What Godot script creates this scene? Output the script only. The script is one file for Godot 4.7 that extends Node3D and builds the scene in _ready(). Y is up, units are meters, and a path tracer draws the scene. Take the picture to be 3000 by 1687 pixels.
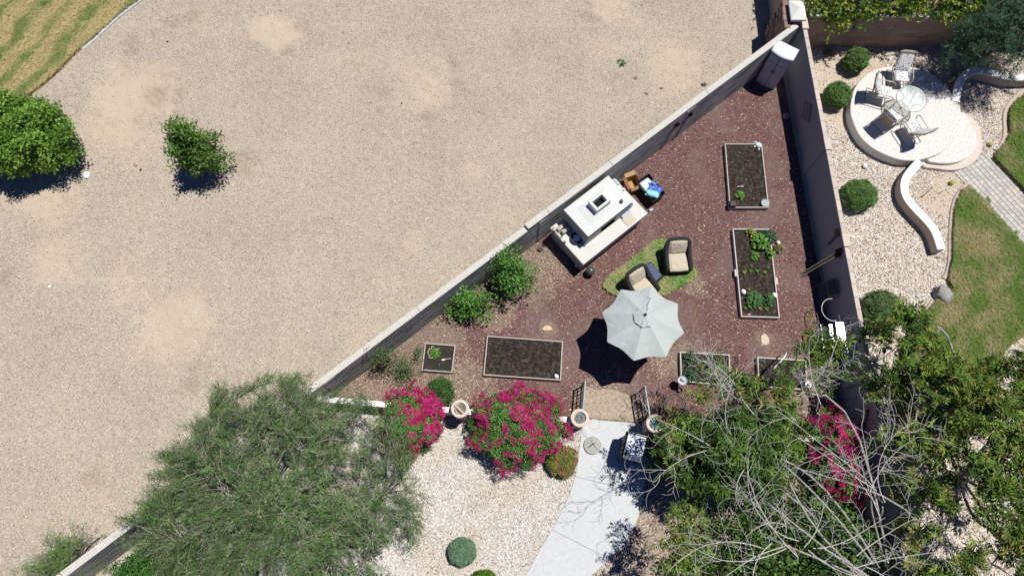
extends Node3D
# A walled vegetable garden at the edge of a gravel common, seen from a drone about 22 m up. x runs right, z towards the house, y up; metres throughout.

var rng := RandomNumberGenerator.new()
var names := {}
var mats := {}
var texs := {}

# ---------------------------------------------------------------- mesh builder
class MB:
	var v := PackedVector3Array()
	var n := PackedVector3Array()
	var c := PackedColorArray()
	var col := Color(1, 1, 1)
	var colored := false

	func tint(k: Color) -> MB:
		col = k
		colored = true
		return self

	# corners run counter-clockwise as seen from outside
	func tri(a: Vector3, b: Vector3, d: Vector3) -> void:
		var m := (b - a).cross(d - a).normalized()
		v.append_array([a, d, b])
		n.append_array([m, m, m])
		c.append_array([col, col, col])

	func trin(a: Vector3, b: Vector3, d: Vector3, na: Vector3, nb: Vector3, nd: Vector3) -> void:
		v.append_array([a, d, b])
		n.append_array([na, nd, nb])
		c.append_array([col, col, col])

	func quad(a: Vector3, b: Vector3, d: Vector3, e: Vector3) -> void:
		tri(a, b, d)
		tri(a, d, e)

	# a box with small chamfers on its upper edges
	func box(at: Vector3, size: Vector3, turn := 0.0, bevel := 0.0) -> MB:
		return boxb(at, size, Basis(Vector3.UP, turn), bevel)

	func boxb(at: Vector3, size: Vector3, b: Basis, bevel := 0.0) -> MB:
		var h := size * 0.5
		var k := minf(bevel, minf(h.x, minf(h.y, h.z)) * 0.9)
		var ring := func(y: float, i: float) -> Array:
			return [at + b * Vector3(-h.x + i, y, h.z - i), at + b * Vector3(h.x - i, y, h.z - i), at + b * Vector3(h.x - i, y, -h.z + i), at + b * Vector3(-h.x + i, y, -h.z + i)]
		var rings := [ring.call(-h.y, 0.0), ring.call(h.y - k, 0.0)]
		if k > 0.0:
			rings.append(ring.call(h.y, k))
		for r in rings.size() - 1:
			for i in 4:
				var j := (i + 1) % 4
				quad(rings[r][i], rings[r][j], rings[r + 1][j], rings[r + 1][i])
		var t: Array = rings[-1]
		quad(t[0], t[1], t[2], t[3])
		var o: Array = rings[0]
		quad(o[3], o[2], o[1], o[0])
		return self

	# a flat-topped solid over an outline in x and z
	func prism(poly: Array, y0: float, y1: float, bevel := 0.0, closed_bottom := false) -> MB:
		var p := PackedVector2Array(poly)
		if not Geometry2D.is_polygon_clockwise(p):
			p.reverse()
		var m := p.size()
		var inner := PackedVector2Array()
		for i in m:
			var d0 := (p[i] - p[(i + m - 1) % m]).normalized()
			var d1 := (p[(i + 1) % m] - p[i]).normalized()
			var o := (Vector2(-d0.y, d0.x) + Vector2(-d1.y, d1.x)).normalized()
			inner.append(p[i] - o * bevel * (1.0 if Geometry2D.is_polygon_clockwise(p) else -1.0))
		if bevel > 0.0 and not Geometry2D.is_point_in_polygon(inner[0], p):
			for i in m:
				inner[i] = p[i] * 2.0 - inner[i]
		var top := inner if bevel > 0.0 else p
		var idx := Geometry2D.triangulate_polygon(top)
		for i in range(0, idx.size(), 3):
			var a := Vector3(top[idx[i]].x, y1, top[idx[i]].y)
			var b := Vector3(top[idx[i + 1]].x, y1, top[idx[i + 1]].y)
			var d := Vector3(top[idx[i + 2]].x, y1, top[idx[i + 2]].y)
			if (b - a).cross(d - a).y > 0.0:
				tri(a, b, d)
			else:
				tri(a, d, b)
		if y1 - y0 > 0.0005:
			var ctr := Vector2.ZERO
			for i in m:
				var j := (i + 1) % m
				var e := p[j] - p[i]
				var out := Vector2(e.y, -e.x)
				var a := Vector3(p[i].x, y0, p[i].y)
				var b := Vector3(p[j].x, y0, p[j].y)
				var up := Vector3(0, y1 - bevel - y0, 0)
				var flip := Geometry2D.is_point_in_polygon((p[i] + p[j]) * 0.5 + out.normalized() * 0.002, p)
				if (b - a).cross(up).dot(Vector3(out.x, 0, out.y)) * (-1.0 if flip else 1.0) > 0.0:
					quad(a, b, b + up, a + up)
					if bevel > 0.0:
						quad(a + up, b + up, Vector3(inner[j].x, y1, inner[j].y), Vector3(inner[i].x, y1, inner[i].y))
				else:
					quad(b, a, a + up, b + up)
					if bevel > 0.0:
						quad(b + up, a + up, Vector3(inner[i].x, y1, inner[i].y), Vector3(inner[j].x, y1, inner[j].y))
		return self

	# a round bar along a path; radii may be one number or one for each point
	func tube(path: Array, radii, sides := 6, capped := true) -> MB:
		var m := path.size()
		var rings := []
		var up := Vector3.UP
		for i in m:
			var d: Vector3 = (path[mini(i + 1, m - 1)] - path[maxi(i - 1, 0)]).normalized()
			if absf(d.dot(up)) > 0.95:
				up = Vector3.RIGHT if absf(d.x) < 0.8 else Vector3.BACK
			var s := d.cross(up).normalized()
			up = s.cross(d).normalized()
			var r: float = radii[i] if radii is Array else radii
			var ring := []
			for k in sides:
				var a := TAU * k / sides
				var o := s * cos(a) + up * sin(a)
				ring.append([path[i] + o * r, o])
			rings.append(ring)
		for i in m - 1:
			for k in sides:
				var j := (k + 1) % sides
				var a = rings[i][k]
				var b = rings[i][j]
				var d = rings[i + 1][j]
				var e = rings[i + 1][k]
				trin(a[0], d[0], b[0], a[1], d[1], b[1])
				trin(a[0], e[0], d[0], a[1], e[1], d[1])
		if capped:
			for k in range(1, sides - 1):
				tri(rings[0][0][0], rings[0][k][0], rings[0][k + 1][0])
				tri(rings[-1][0][0], rings[-1][k + 1][0], rings[-1][k][0])
		return self

	# a turned shape: profile of Vector2(radius, height)
	func lathe(profile: Array, segs := 24, at := Vector3.ZERO, squash := Vector2.ONE) -> MB:
		var m := profile.size()
		var nr := []
		for i in m:
			var d: Vector2 = profile[mini(i + 1, m - 1)] - profile[maxi(i - 1, 0)]
			nr.append(Vector2(d.y, -d.x).normalized())
		for i in m - 1:
			var p: Vector2 = profile[i]
			var q: Vector2 = profile[i + 1]
			var e := (q - p)
			var flat := Vector2(e.y, -e.x).normalized()
			var np: Vector2 = nr[i] if nr[i].dot(flat) > 0.75 else flat
			var nq: Vector2 = nr[i + 1] if nr[i + 1].dot(flat) > 0.75 else flat
			for k in segs:
				var a0 := TAU * k / segs
				var a1 := TAU * (k + 1) / segs
				var c0 := Vector3(cos(a0) * squash.x, 0, -sin(a0) * squash.y)
				var c1 := Vector3(cos(a1) * squash.x, 0, -sin(a1) * squash.y)
				var A := at + c0 * p.x + Vector3(0, p.y, 0)
				var B := at + c1 * p.x + Vector3(0, p.y, 0)
				var C := at + c1 * q.x + Vector3(0, q.y, 0)
				var D := at + c0 * q.x + Vector3(0, q.y, 0)
				var nA := (c0 * np.x + Vector3(0, np.y, 0)).normalized()
				var nB := (c1 * np.x + Vector3(0, np.y, 0)).normalized()
				var nC := (c1 * nq.x + Vector3(0, nq.y, 0)).normalized()
				var nD := (c0 * nq.x + Vector3(0, nq.y, 0)).normalized()
				if p.x > 0.0001:
					trin(A, B, C, nA, nB, nC)
				if q.x > 0.0001:
					trin(A, C, D, nA, nC, nD)
		return self

	# a lumpy ball
	func blob(at: Vector3, size: Vector3, rough := 0.15, seed := 1, segs := 12, rows := 8) -> MB:
		var fn := FastNoiseLite.new()
		fn.seed = seed
		fn.frequency = 0.9
		var g := []
		for i in rows + 1:
			var row := []
			for k in segs:
				var t := PI * i / rows
				var a := TAU * k / segs
				var d := Vector3(sin(t) * cos(a), -cos(t), -sin(t) * sin(a))
				row.append(at + d * size * (1.0 + rough * fn.get_noise_3d(d.x * 1.6, d.y * 1.6 + seed, d.z * 1.6) * 2.0))
			g.append(row)
		for i in rows:
			for k in segs:
				var j := (k + 1) % segs
				var q := [g[i][k], g[i][j], g[i + 1][j], g[i + 1][k]]
				var m: Array = []
				for p in q:
					m.append(((p - at) / (size * size)).normalized())
				if i > 0:
					trin(q[0], q[1], q[2], m[0], m[1], m[2])
				if i < rows - 1:
					trin(q[0], q[2], q[3], m[0], m[2], m[3])
		return self

	# a soft cushion: a rounded slab, top slightly domed
	func cushion(at: Vector3, size: Vector3, b: Basis, puff := 0.25, seed := 1) -> MB:
		var fn := FastNoiseLite.new()
		fn.seed = seed
		fn.frequency = 3.0
		var N := 8
		var g := [[], []]
		for side in 2:
			for i in N + 1:
				for k in N + 1:
					var u := i / float(N) * 2.0 - 1.0
					var w := k / float(N) * 2.0 - 1.0
					var e := (1.0 - pow(absf(u), 4.0)) * (1.0 - pow(absf(w), 4.0))
					var y := (0.5 - puff + puff * sqrt(e)) * (1.0 if side == 0 else -1.0)
					var cr := 1.0 - 0.06 * absf(u * w)
					y += fn.get_noise_2d(u + side * 7.0, w) * 0.12 * e
					g[side].append(at + b * (Vector3(u * 0.5 * cr, y, w * 0.5 * cr) * size))
		for i in N:
			for k in N:
				var o := i * (N + 1) + k
				quad(g[0][o], g[0][o + 1], g[0][o + N + 2], g[0][o + N + 1])
				quad(g[1][o], g[1][o + N + 1], g[1][o + N + 2], g[1][o + 1])
		for i in N:
			for e in 4:
				var o0: int = [i, N * (N + 1) + i, i * (N + 1), i * (N + 1) + N][e]
				var o1: int = [i + 1, N * (N + 1) + i + 1, (i + 1) * (N + 1), (i + 1) * (N + 1) + N][e]
				if e == 0 or e == 3:
					quad(g[1][o0], g[1][o1], g[0][o1], g[0][o0])
				else:
					quad(g[1][o1], g[1][o0], g[0][o0], g[0][o1])
		return self

	func mesh() -> ArrayMesh:
		var a := []
		a.resize(Mesh.ARRAY_MAX)
		a[Mesh.ARRAY_VERTEX] = v
		a[Mesh.ARRAY_NORMAL] = n
		if colored:
			a[Mesh.ARRAY_COLOR] = c
		var m := ArrayMesh.new()
		m.add_surface_from_arrays(Mesh.PRIMITIVE_TRIANGLES, a)
		return m

# ---------------------------------------------------------------- nodes
func numbered(called: String) -> String:
	if not names.has(called):
		names[called] = 0
		return called
	names[called] += 1
	return "%s_%03d" % [called, names[called]]

func tag(o: Node, label: String, category: String, group := "", kind := "") -> void:
	if label:
		o.set_meta("label", label)
	if category:
		o.set_meta("category", category)
	if group:
		o.set_meta("group", group)
	if kind:
		o.set_meta("kind", kind)

func thing(called: String, label: String, category: String, at := Vector3.ZERO, turn := 0.0, group := "") -> Node3D:
	var o := Node3D.new()
	o.name = numbered(called)
	add_child(o)
	o.position = at
	o.rotation.y = turn
	tag(o, label, category, group)
	return o

func part(parent: Node, called: String, shape, m: Material, label := "") -> MeshInstance3D:
	var o := MeshInstance3D.new()
	o.name = called
	o.mesh = shape.mesh() if shape is MB else shape
	o.material_override = m
	parent.add_child(o, true)
	if label:
		o.set_meta("label", label)
	return o

func solo(called: String, label: String, category: String, shape, m: Material, at := Vector3.ZERO, turn := 0.0, group := "") -> MeshInstance3D:
	var o := MeshInstance3D.new()
	o.name = numbered(called)
	o.mesh = shape.mesh() if shape is MB else shape
	o.material_override = m
	add_child(o)
	o.position = at
	o.rotation.y = turn
	tag(o, label, category, group)
	return o

func struct(called: String, shape, m: Material) -> MeshInstance3D:
	var o := MeshInstance3D.new()
	o.name = numbered(called)
	if shape != null:
		o.mesh = shape.mesh() if shape is MB else shape
		o.material_override = m
	add_child(o)
	o.set_meta("kind", "structure")
	return o

func copies(called: String, shape: Mesh, m: Material, where: Array, tints: Array, parent: Node = null, label := "", category := "") -> MultiMeshInstance3D:
	var mm := MultiMesh.new()
	mm.transform_format = MultiMesh.TRANSFORM_3D
	mm.use_colors = true
	mm.mesh = shape
	mm.instance_count = where.size()
	for i in where.size():
		mm.set_instance_transform(i, where[i])
		mm.set_instance_color(i, tints[i])
	var o := MultiMeshInstance3D.new()
	o.multimesh = mm
	o.material_override = m
	if parent:
		o.name = called
		parent.add_child(o, true)
	else:
		o.name = numbered(called)
		add_child(o)
		tag(o, label, category)
	o.set_meta("kind", "stuff")
	return o

# ---------------------------------------------------------------- colours, textures, materials
func lin(r: float, g: float, b: float) -> Color:
	return Color(r, g, b)

func noise(seed: int, freq: float, octaves := 4, type := FastNoiseLite.TYPE_SIMPLEX_SMOOTH) -> FastNoiseLite:
	var f := FastNoiseLite.new()
	f.seed = seed
	f.noise_type = type
	f.frequency = freq
	f.fractal_octaves = octaves
	return f

# a seamless noise texture whose ramp runs through the given linear colours
func tex(key: String, freq: float, ramp: Array, octaves := 4, size := 512, type := FastNoiseLite.TYPE_SIMPLEX_SMOOTH, seed := 3) -> NoiseTexture2D:
	if texs.has(key):
		return texs[key]
	var t := NoiseTexture2D.new()
	t.width = size
	t.height = size
	t.seamless = true
	t.noise = noise(seed, freq, octaves, type)
	var g := Gradient.new()
	var o := PackedFloat32Array()
	var k := PackedColorArray()
	for i in ramp.size():
		o.append(i / float(ramp.size() - 1))
		k.append((ramp[i] as Color).linear_to_srgb())
	g.offsets = o
	g.colors = k
	t.color_ramp = g
	texs[key] = t
	return t

func bump(key: String, freq: float, strength := 4.0, octaves := 4, size := 512, type := FastNoiseLite.TYPE_SIMPLEX_SMOOTH) -> NoiseTexture2D:
	if texs.has(key):
		return texs[key]
	var t := NoiseTexture2D.new()
	t.width = size
	t.height = size
	t.seamless = true
	t.as_normal_map = true
	t.bump_strength = strength
	t.noise = noise(11, freq, octaves, type)
	texs[key] = t
	return t

# repeat: how many metres one texture covers
func mat(key: String, base: Color, rough := 0.85, t: Texture2D = null, repeat := 1.0, nm: Texture2D = null, metal := 0.0, spec := 0.4) -> StandardMaterial3D:
	if mats.has(key):
		return mats[key]
	var m := StandardMaterial3D.new()
	m.resource_name = key
	m.albedo_color = base.linear_to_srgb()
	m.roughness = rough
	m.metallic = metal
	m.metallic_specular = spec
	m.albedo_texture = t
	if nm:
		m.normal_enabled = true
		m.normal_texture = nm
	if t or nm:
		m.uv1_triplanar = true
		m.uv1_world_triplanar = true
		m.uv1_scale = Vector3.ONE / repeat
	mats[key] = m
	return m

func tinted(key: String, rough := 0.8, back := 0.0, spec := 0.3) -> StandardMaterial3D:
	if mats.has(key):
		return mats[key]
	var m := StandardMaterial3D.new()
	m.resource_name = key
	m.albedo_color = Color.WHITE
	m.vertex_color_use_as_albedo = true
	m.roughness = rough
	m.metallic_specular = spec
	m.cull_mode = BaseMaterial3D.CULL_DISABLED
	if back > 0.0:
		m.backlight_enabled = true
		m.backlight = Color(back, back, back * 0.5)
	mats[key] = m
	return m

# ---------------------------------------------------------------- outlines
func smooth(pts: Array, each := 4, closed := true) -> Array:
	var out := []
	var m := pts.size()
	for i in (m if closed else m - 1):
		var p0 = pts[(i + m - 1) % m] if closed else pts[maxi(i - 1, 0)]
		var p1 = pts[i]
		var p2 = pts[(i + 1) % m]
		var p3 = pts[(i + 2) % m] if closed else pts[mini(i + 2, m - 1)]
		for k in each:
			out.append(p1.cubic_interpolate(p2, p0, p3, k / float(each)))
	if not closed:
		out.append(pts[-1])
	return out

func curve3(pts: Array, each := 5) -> Array:
	return smooth(pts, each, false)

func up(p: Array, y: float) -> Array:
	var o := []
	for q in p:
		o.append(Vector3(q.x, y, q.y))
	return o

# outline of a band of given width along a line
func band(line: Array, width: float) -> Array:
	var l := []
	var r := []
	for i in line.size():
		var d: Vector2 = (line[mini(i + 1, line.size() - 1)] - line[maxi(i - 1, 0)]).normalized()
		var o := Vector2(-d.y, d.x) * width * 0.5
		l.append(line[i] + o)
		r.append(line[i] - o)
	r.reverse()
	return l + r

func inside(p: Vector2, polys: Array) -> bool:
	for q in polys:
		if Geometry2D.is_point_in_polygon(p, q):
			return true
	return false

func packed(a: Array) -> PackedVector2Array:
	return PackedVector2Array(a)

func bounds(poly: PackedVector2Array) -> Rect2:
	var r := Rect2(poly[0], Vector2.ZERO)
	for p in poly:
		r = r.expand(p)
	return r

func edge_distance(p: Vector2, poly: PackedVector2Array) -> float:
	var best := 1e9
	for i in poly.size():
		var q := Geometry2D.get_closest_point_to_segment(p, poly[i], poly[(i + 1) % poly.size()])
		best = minf(best, p.distance_to(q))
	return best

func pick(a: Array):
	return a[rng.randi() % a.size()]

func vary(k: Color, by: float) -> Color:
	var s := 1.0 + rng.randf_range(-by, by)
	return Color(k.r * s, k.g * s, k.b * s)

func any_turn() -> Basis:
	return Basis.from_euler(Vector3(rng.randf() * TAU, rng.randf() * TAU, rng.randf() * TAU))

# bits strewn over outlines: look(p) returns null to skip or [size, tint]
func strew(called: String, label: String, category: String, polys: Array, holes: Array, per_m2: float, shape: Mesh, m: Material, y: float, tilt: float, look: Callable, parent: Node = null) -> void:
	var where := []
	var tints := []
	var step := 1.0 / sqrt(per_m2)
	for poly in polys:
		var r := bounds(poly)
		var z := r.position.y
		while z < r.end.y:
			var x := r.position.x
			while x < r.end.x:
				var p := Vector2(x + rng.randf() * step, z + rng.randf() * step)
				x += step
				if not Geometry2D.is_point_in_polygon(p, poly) or inside(p, holes):
					continue
				var k = look.call(p)
				if k == null:
					continue
				var b := Basis.from_euler(Vector3(rng.randf_range(-tilt, tilt), rng.randf() * TAU, rng.randf_range(-tilt, tilt)))
				where.append(Transform3D(b * Basis.from_scale(k[0]), Vector3(p.x, y + k[0].y * 0.25, p.y)))
				tints.append(k[1])
			z += step
	copies(called, shape, m, where, tints, parent, label, category)


# ---------------------------------------------------------------- the scene, in order
func _ready() -> void:
	rng.seed = 20417
	camera_and_light()
	common_ground()
	yard_grounds()
	neighbour_grounds()
	walls()
	patio()
	beds()
	hearth()
	garden_furniture()
	gate_and_planters()
	wall_clutter()
	neighbour_things()
	small_plants()
	shrubs()
	trees()

func camera_and_light() -> void:
	var cam := Camera3D.new()
	cam.name = "camera"
	cam.fov = 43.767
	cam.near = 0.1
	cam.far = 3000.0
	cam.position = Vector3(0, 22.5, 0)
	cam.rotation_degrees = Vector3(-72.64, 0, 0)
	add_child(cam)
	var sky := ProceduralSkyMaterial.new()
	sky.sky_top_color = Color(0.16, 0.30, 0.56)
	sky.sky_horizon_color = Color(0.55, 0.66, 0.78)
	sky.sky_curve = 0.12
	sky.ground_bottom_color = Color(0.35, 0.31, 0.26)
	sky.ground_horizon_color = Color(0.5, 0.47, 0.42)
	sky.sun_angle_max = 3.0
	var e := Environment.new()
	e.background_mode = Environment.BG_SKY
	e.sky = Sky.new()
	e.sky.sky_material = sky
	e.background_energy_multiplier = 0.62
	e.tonemap_mode = Environment.TONE_MAPPER_LINEAR
	e.tonemap_exposure = 1.06
	e.sdfgi_enabled = true
	e.ssao_enabled = true
	e.ssil_enabled = true
	var we := WorldEnvironment.new()
	we.name = "environment"
	we.environment = e
	add_child(we)
	var sun := DirectionalLight3D.new()
	sun.name = "sun"
	sun.light_energy = 1.6
	sun.light_color = Color(1.0, 0.985, 0.955)
	sun.light_angular_distance = 0.5
	sun.shadow_enabled = true
	add_child(sun)
	sun.look_at_from_position(Vector3.ZERO, Vector3(-0.27, -1.0, 0.142), Vector3.BACK)

# ---------------------------------------------------------------- outlines of the grounds
var DIAG := [Vector2(9.80, -15.80), Vector2(-14.0, 3.21)]   # garden face of the slanting wall
var RIGHT := [Vector2(9.95, -16.30), Vector2(10.74, 3.4)]   # garden face of the wall on the right
var path_left := [Vector2(2.23, -2.76), Vector2(2.16, -2.46), Vector2(2.06, -1.75), Vector2(1.92, -1.03), Vector2(1.63, -0.29), Vector2(1.19, 0.50), Vector2(0.77, 1.14), Vector2(0.40, 1.78), Vector2(-0.07, 2.58)]
var path_right := [Vector2(3.99, -2.62), Vector2(4.08, -2.00), Vector2(4.09, -1.40), Vector2(3.98, -0.70), Vector2(3.86, -0.12), Vector2(3.62, 0.45), Vector2(3.20, 1.01), Vector2(2.74, 1.40), Vector2(2.31, 1.78), Vector2(1.57, 2.58)]
var turf := [Vector2(3.04, -7.22), Vector2(3.40, -7.59), Vector2(3.94, -7.96), Vector2(4.38, -8.34), Vector2(4.76, -8.65), Vector2(5.09, -8.72), Vector2(5.53, -8.46), Vector2(5.91, -7.89), Vector2(6.11, -7.51), Vector2(5.94, -7.29), Vector2(5.43, -7.00), Vector2(4.92, -6.71), Vector2(4.29, -6.57), Vector2(3.49, -6.71), Vector2(3.03, -7.00)]
var patio_top := [Vector2(11.93, -13.77), Vector2(12.13, -14.30), Vector2(12.54, -14.78), Vector2(13.05, -15.10), Vector2(13.63, -15.22), Vector2(14.22, -15.20), Vector2(14.79, -15.03), Vector2(15.15, -14.69), Vector2(15.49, -14.20), Vector2(15.69, -13.72), Vector2(15.72, -13.29), Vector2(15.62, -12.87), Vector2(15.35, -12.31), Vector2(14.94, -11.90), Vector2(14.53, -11.67), Vector2(13.93, -11.49), Vector2(13.36, -11.49), Vector2(12.86, -11.67), Vector2(12.38, -11.99), Vector2(12.03, -12.45), Vector2(11.87, -13.06), Vector2(11.86, -13.39)]
var patio_mid := [Vector2(15.08, -12.91), Vector2(15.85, -13.43), Vector2(16.08, -13.09), Vector2(16.20, -12.67), Vector2(16.19, -12.30), Vector2(16.08, -12.02), Vector2(15.82, -11.75), Vector2(15.49, -11.54), Vector2(15.06, -11.44), Vector2(14.62, -11.46), Vector2(14.31, -11.59), Vector2(14.46, -12.21)]
var patio_low := [Vector2(15.25, -12.94), Vector2(15.95, -13.53), Vector2(16.28, -13.30), Vector2(16.45, -12.94), Vector2(16.46, -12.42), Vector2(16.32, -11.91), Vector2(15.94, -11.50), Vector2(15.49, -11.29), Vector2(15.07, -11.25), Vector2(14.63, -11.32), Vector2(14.20, -11.43), Vector2(14.43, -12.05)]
var lawn_a := [Vector2(15.65, -10.66), Vector2(15.26, -10.29), Vector2(15.03, -9.79), Vector2(14.82, -9.00), Vector2(14.65, -8.15), Vector2(14.46, -7.61), Vector2(14.35, -7.28), Vector2(14.40, -6.90), Vector2(13.84, -6.60), Vector2(13.19, -5.79), Vector2(12.59, -5.16), Vector2(12.20, -4.41), Vector2(12.03, -3.80), Vector2(12.05, -2.42), Vector2(13.05, -1.49), Vector2(14.29, -2.53), Vector2(15.40, -4.35), Vector2(15.79, -4.96), Vector2(16.49, -5.40), Vector2(17.10, -5.69), Vector2(17.59, -7.91), Vector2(16.92, -8.76), Vector2(16.19, -9.97)]
var lawn_b := [Vector2(19.02, -14.41), Vector2(18.38, -14.27), Vector2(18.05, -14.03), Vector2(17.71, -13.64), Vector2(17.56, -13.12), Vector2(17.51, -12.69), Vector2(17.17, -12.22), Vector2(16.75, -11.79), Vector2(17.07, -11.28), Vector2(17.57, -10.46), Vector2(18.03, -9.88)]
var common_lawn := [Vector2(-13.98, -18.38), Vector2(-14.70, -17.62), Vector2(-15.31, -16.81), Vector2(-15.85, -16.20), Vector2(-16.35, -15.40), Vector2(-16.79, -14.81), Vector2(-17.50, -14.08), Vector2(-18.66, -13.60), Vector2(-19.97, -13.84), Vector2(-21.41, -20.00), Vector2(-14.23, -20.00), Vector2(-13.46, -19.02)]

func tri_garden() -> Array:
	return [Vector2(9.80, -15.80), Vector2(-5.9, -3.28), Vector2(1.7, -2.66), Vector2(4.1, -2.46), Vector2(10.45, -1.95)]

# ---------------------------------------------------------------- the gravel common
var bare: Array
var dark: Array
var big := noise(5, 0.16, 4)
var mid := noise(9, 0.55, 4)
var fine := noise(12, 2.2, 3)

func bareness(p: Vector2) -> float:
	var s := 0.0
	for b in bare:
		var d: float = (p - b[0]).length() / b[1] + mid.get_noise_2d(p.x * 1.3, p.y * 1.3) * 0.7
		s = maxf(s, b[2] * clampf(1.5 - d * 1.1, 0.0, 1.0))
	return smoothstep(0.0, 1.0, s + big.get_noise_2d(p.x, p.y) * 0.55 + mid.get_noise_2d(p.x, p.y) * 0.35 + fine.get_noise_2d(p.x, p.y) * 0.22)

func darkness(p: Vector2) -> float:
	var s := 0.0
	for b in dark:
		var d: float = (p - b[0]).length() / b[1] + mid.get_noise_2d(p.x * 2.0, p.y * 2.0 + 40.0) * 1.1
		s = maxf(s, b[2] * clampf(1.4 - d * 1.2, 0.0, 1.0))
	return clampf(s * (0.65 + 0.7 * fine.get_noise_2d(p.x * 2.0, p.y * 2.0)), 0.0, 1.0)

func stone_mesh(seed: int) -> ArrayMesh:
	return MB.new().blob(Vector3.ZERO, Vector3(0.5, 0.42, 0.5), 0.35, seed, 5, 3).mesh()

func common_ground() -> void:
	var sizes := [1.0, 0.8, 1.0, 1.6, 1.3, 1.3, 1.0, 0.4, 1.1, 1.5, 0.6, 1.0, 0.9, 0.8, 0.9, 1.1]
	var at := [Vector2(-3.20, -14.69), Vector2(-8.81, -17.06), Vector2(4.05, -18.02), Vector2(-13.70, -14.44), Vector2(-16.30, -10.23), Vector2(-11.16, -5.74), Vector2(-12.53, -7.09), Vector2(-1.21, -11.28), Vector2(3.10, -16.28), Vector2(5.99, -15.94), Vector2(-3.18, -8.77), Vector2(-15.10, -8.21), Vector2(-4.94, -4.96), Vector2(0.57, -10.68), Vector2(-11.64, -17.32), Vector2(-14.57, -12.83)]
	for i in at.size():
		bare.append([at[i], sizes[i], 0.95 if i < 6 else 0.55])
	var dsz := [0.35, 0.3, 0.35, 0.3, 0.25, 0.5, 0.35, 0.35, 0.35, 0.35, 0.35, 0.5, 0.3, 0.3, 0.4, 0.3, 0.5, 0.4]
	var dat := [Vector2(-2.22, -15.74), Vector2(-4.48, -14.44), Vector2(-2.87, -13.47), Vector2(-8.01, -17.23), Vector2(-8.21, -16.19), Vector2(-12.67, -14.28), Vector2(-11.91, -14.44), Vector2(-11.99, -17.67), Vector2(-12.67, -17.28), Vector2(-13.34, -16.83), Vector2(-14.01, -16.42), Vector2(-9.31, -11.59), Vector2(-1.98, -14.85), Vector2(-16.65, -7.51), Vector2(-16.65, -7.09), Vector2(3.00, -17.67), Vector2(-10.18, -4.19), Vector2(-12.76, -0.90)]
	for i in dat.size():
		dark.append([dat[i], dsz[i], 0.8])
	var soil := tex("soil", 0.11, [lin(.22, .18, .145), lin(.41, .35, .29), lin(.50, .435, .365), lin(.56, .495, .42), lin(.72, .655, .58)], 5, 1024)
	var m := mat("common_soil", Color.WHITE, 0.95, soil, 5.0, bump("soil_n", 0.16, 3.0, 4, 1024), 0.0, 0.2)
	m.vertex_color_use_as_albedo = true
	var g := MB.new()
	g.colored = true
	var x0 := -21.0
	var z0 := -20.0
	var st := 0.125
	var nx := 336
	var nz := 192
	var cols := []
	for j in nz + 1:
		var row := PackedColorArray()
		for i in nx + 1:
			var p := Vector2(x0 + i * st, z0 + j * st)
			var b := bareness(p)
			var d := darkness(p)
			var t := lin(.86, .84, .81).lerp(lin(1.0, .94, .86), b).lerp(lin(.58, .52, .46), d * 0.8) * (1.0 + 0.13 * fine.get_noise_2d(p.x * 1.5, p.y * 1.5) + 0.10 * mid.get_noise_2d(p.x * 0.6, p.y * 0.6 + 70.0))
			row.append(t)
		cols.append(row)
	for j in nz:
		for i in nx:
			var q := [[i, j], [i, j + 1], [i + 1, j + 1], [i + 1, j]]
			for k in [[0, 1, 2], [0, 2, 3]]:
				for o in [k[0], k[2], k[1]]:
					g.v.append(Vector3(x0 + q[o][0] * st, 0, z0 + q[o][1] * st))
					g.n.append(Vector3.UP)
					g.c.append(cols[q[o][1]][q[o][0]])
	var far := 900.0
	g.tint(lin(.9, .88, .85))
	var x1 := x0 + nx * st
	var z1 := z0 + nz * st
	for r in [[-far, -far, far, z0], [-far, z1, far, far], [-far, z0, x0, z1], [x1, z0, far, z1]]:
		g.quad(Vector3(r[0], 0, r[3]), Vector3(r[2], 0, r[3]), Vector3(r[2], 0, r[1]), Vector3(r[0], 0, r[1]))
	struct("ground", g, m)
	# loose stones on it, thinner where the soil is bare
	var area := [packed([Vector2(-20, -19.5), Vector2(10.0, -19.5), Vector2(9.7, -16.0), Vector2(-14.0, 3.0), Vector2(-20, 3.0)])]
	var kinds := [lin(.64, .57, .49), lin(.52, .45, .375), lin(.36, .325, .30), lin(.24, .205, .175), lin(.15, .13, .115), lin(.70, .66, .61), lin(.40, .33, .26), lin(.30, .28, .28)]
	strew("common_gravel", "fine tan and grey gravel strewn over the open common", "gravel", area, [packed(common_lawn)], 520.0, stone_mesh(4), tinted("stones", 0.9), 0.002, 0.5, func(p):
		var b := bareness(p)
		if rng.randf() < b * 0.93:
			return null
		var s := rng.randf_range(0.016, 0.04)
		var k: Color = pick(kinds)
		return [Vector3(s * rng.randf_range(0.8, 1.6), s * 0.7, s), vary(k.lerp(lin(.26, .2, .15), darkness(p) * 0.6), 0.15)])
	# mown lawn in the far corner and its kerb
	var lawn := MB.new().prism(common_lawn, 0.0, 0.012)
	struct("lawn", lawn, mat("dry_turf", lin(.40, .33, .16), 0.95, tex("turf", 0.09, [lin(.5, .6, .4), lin(1, 1, 1), lin(1.0, 0.95, .8)], 4, 512), 2.0))
	var along := (Vector3(-16.824, 0, -18.167) - Vector3(-17.897, 0, -16.052)).normalized()
	var across := Vector2(-along.z, along.x)
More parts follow.
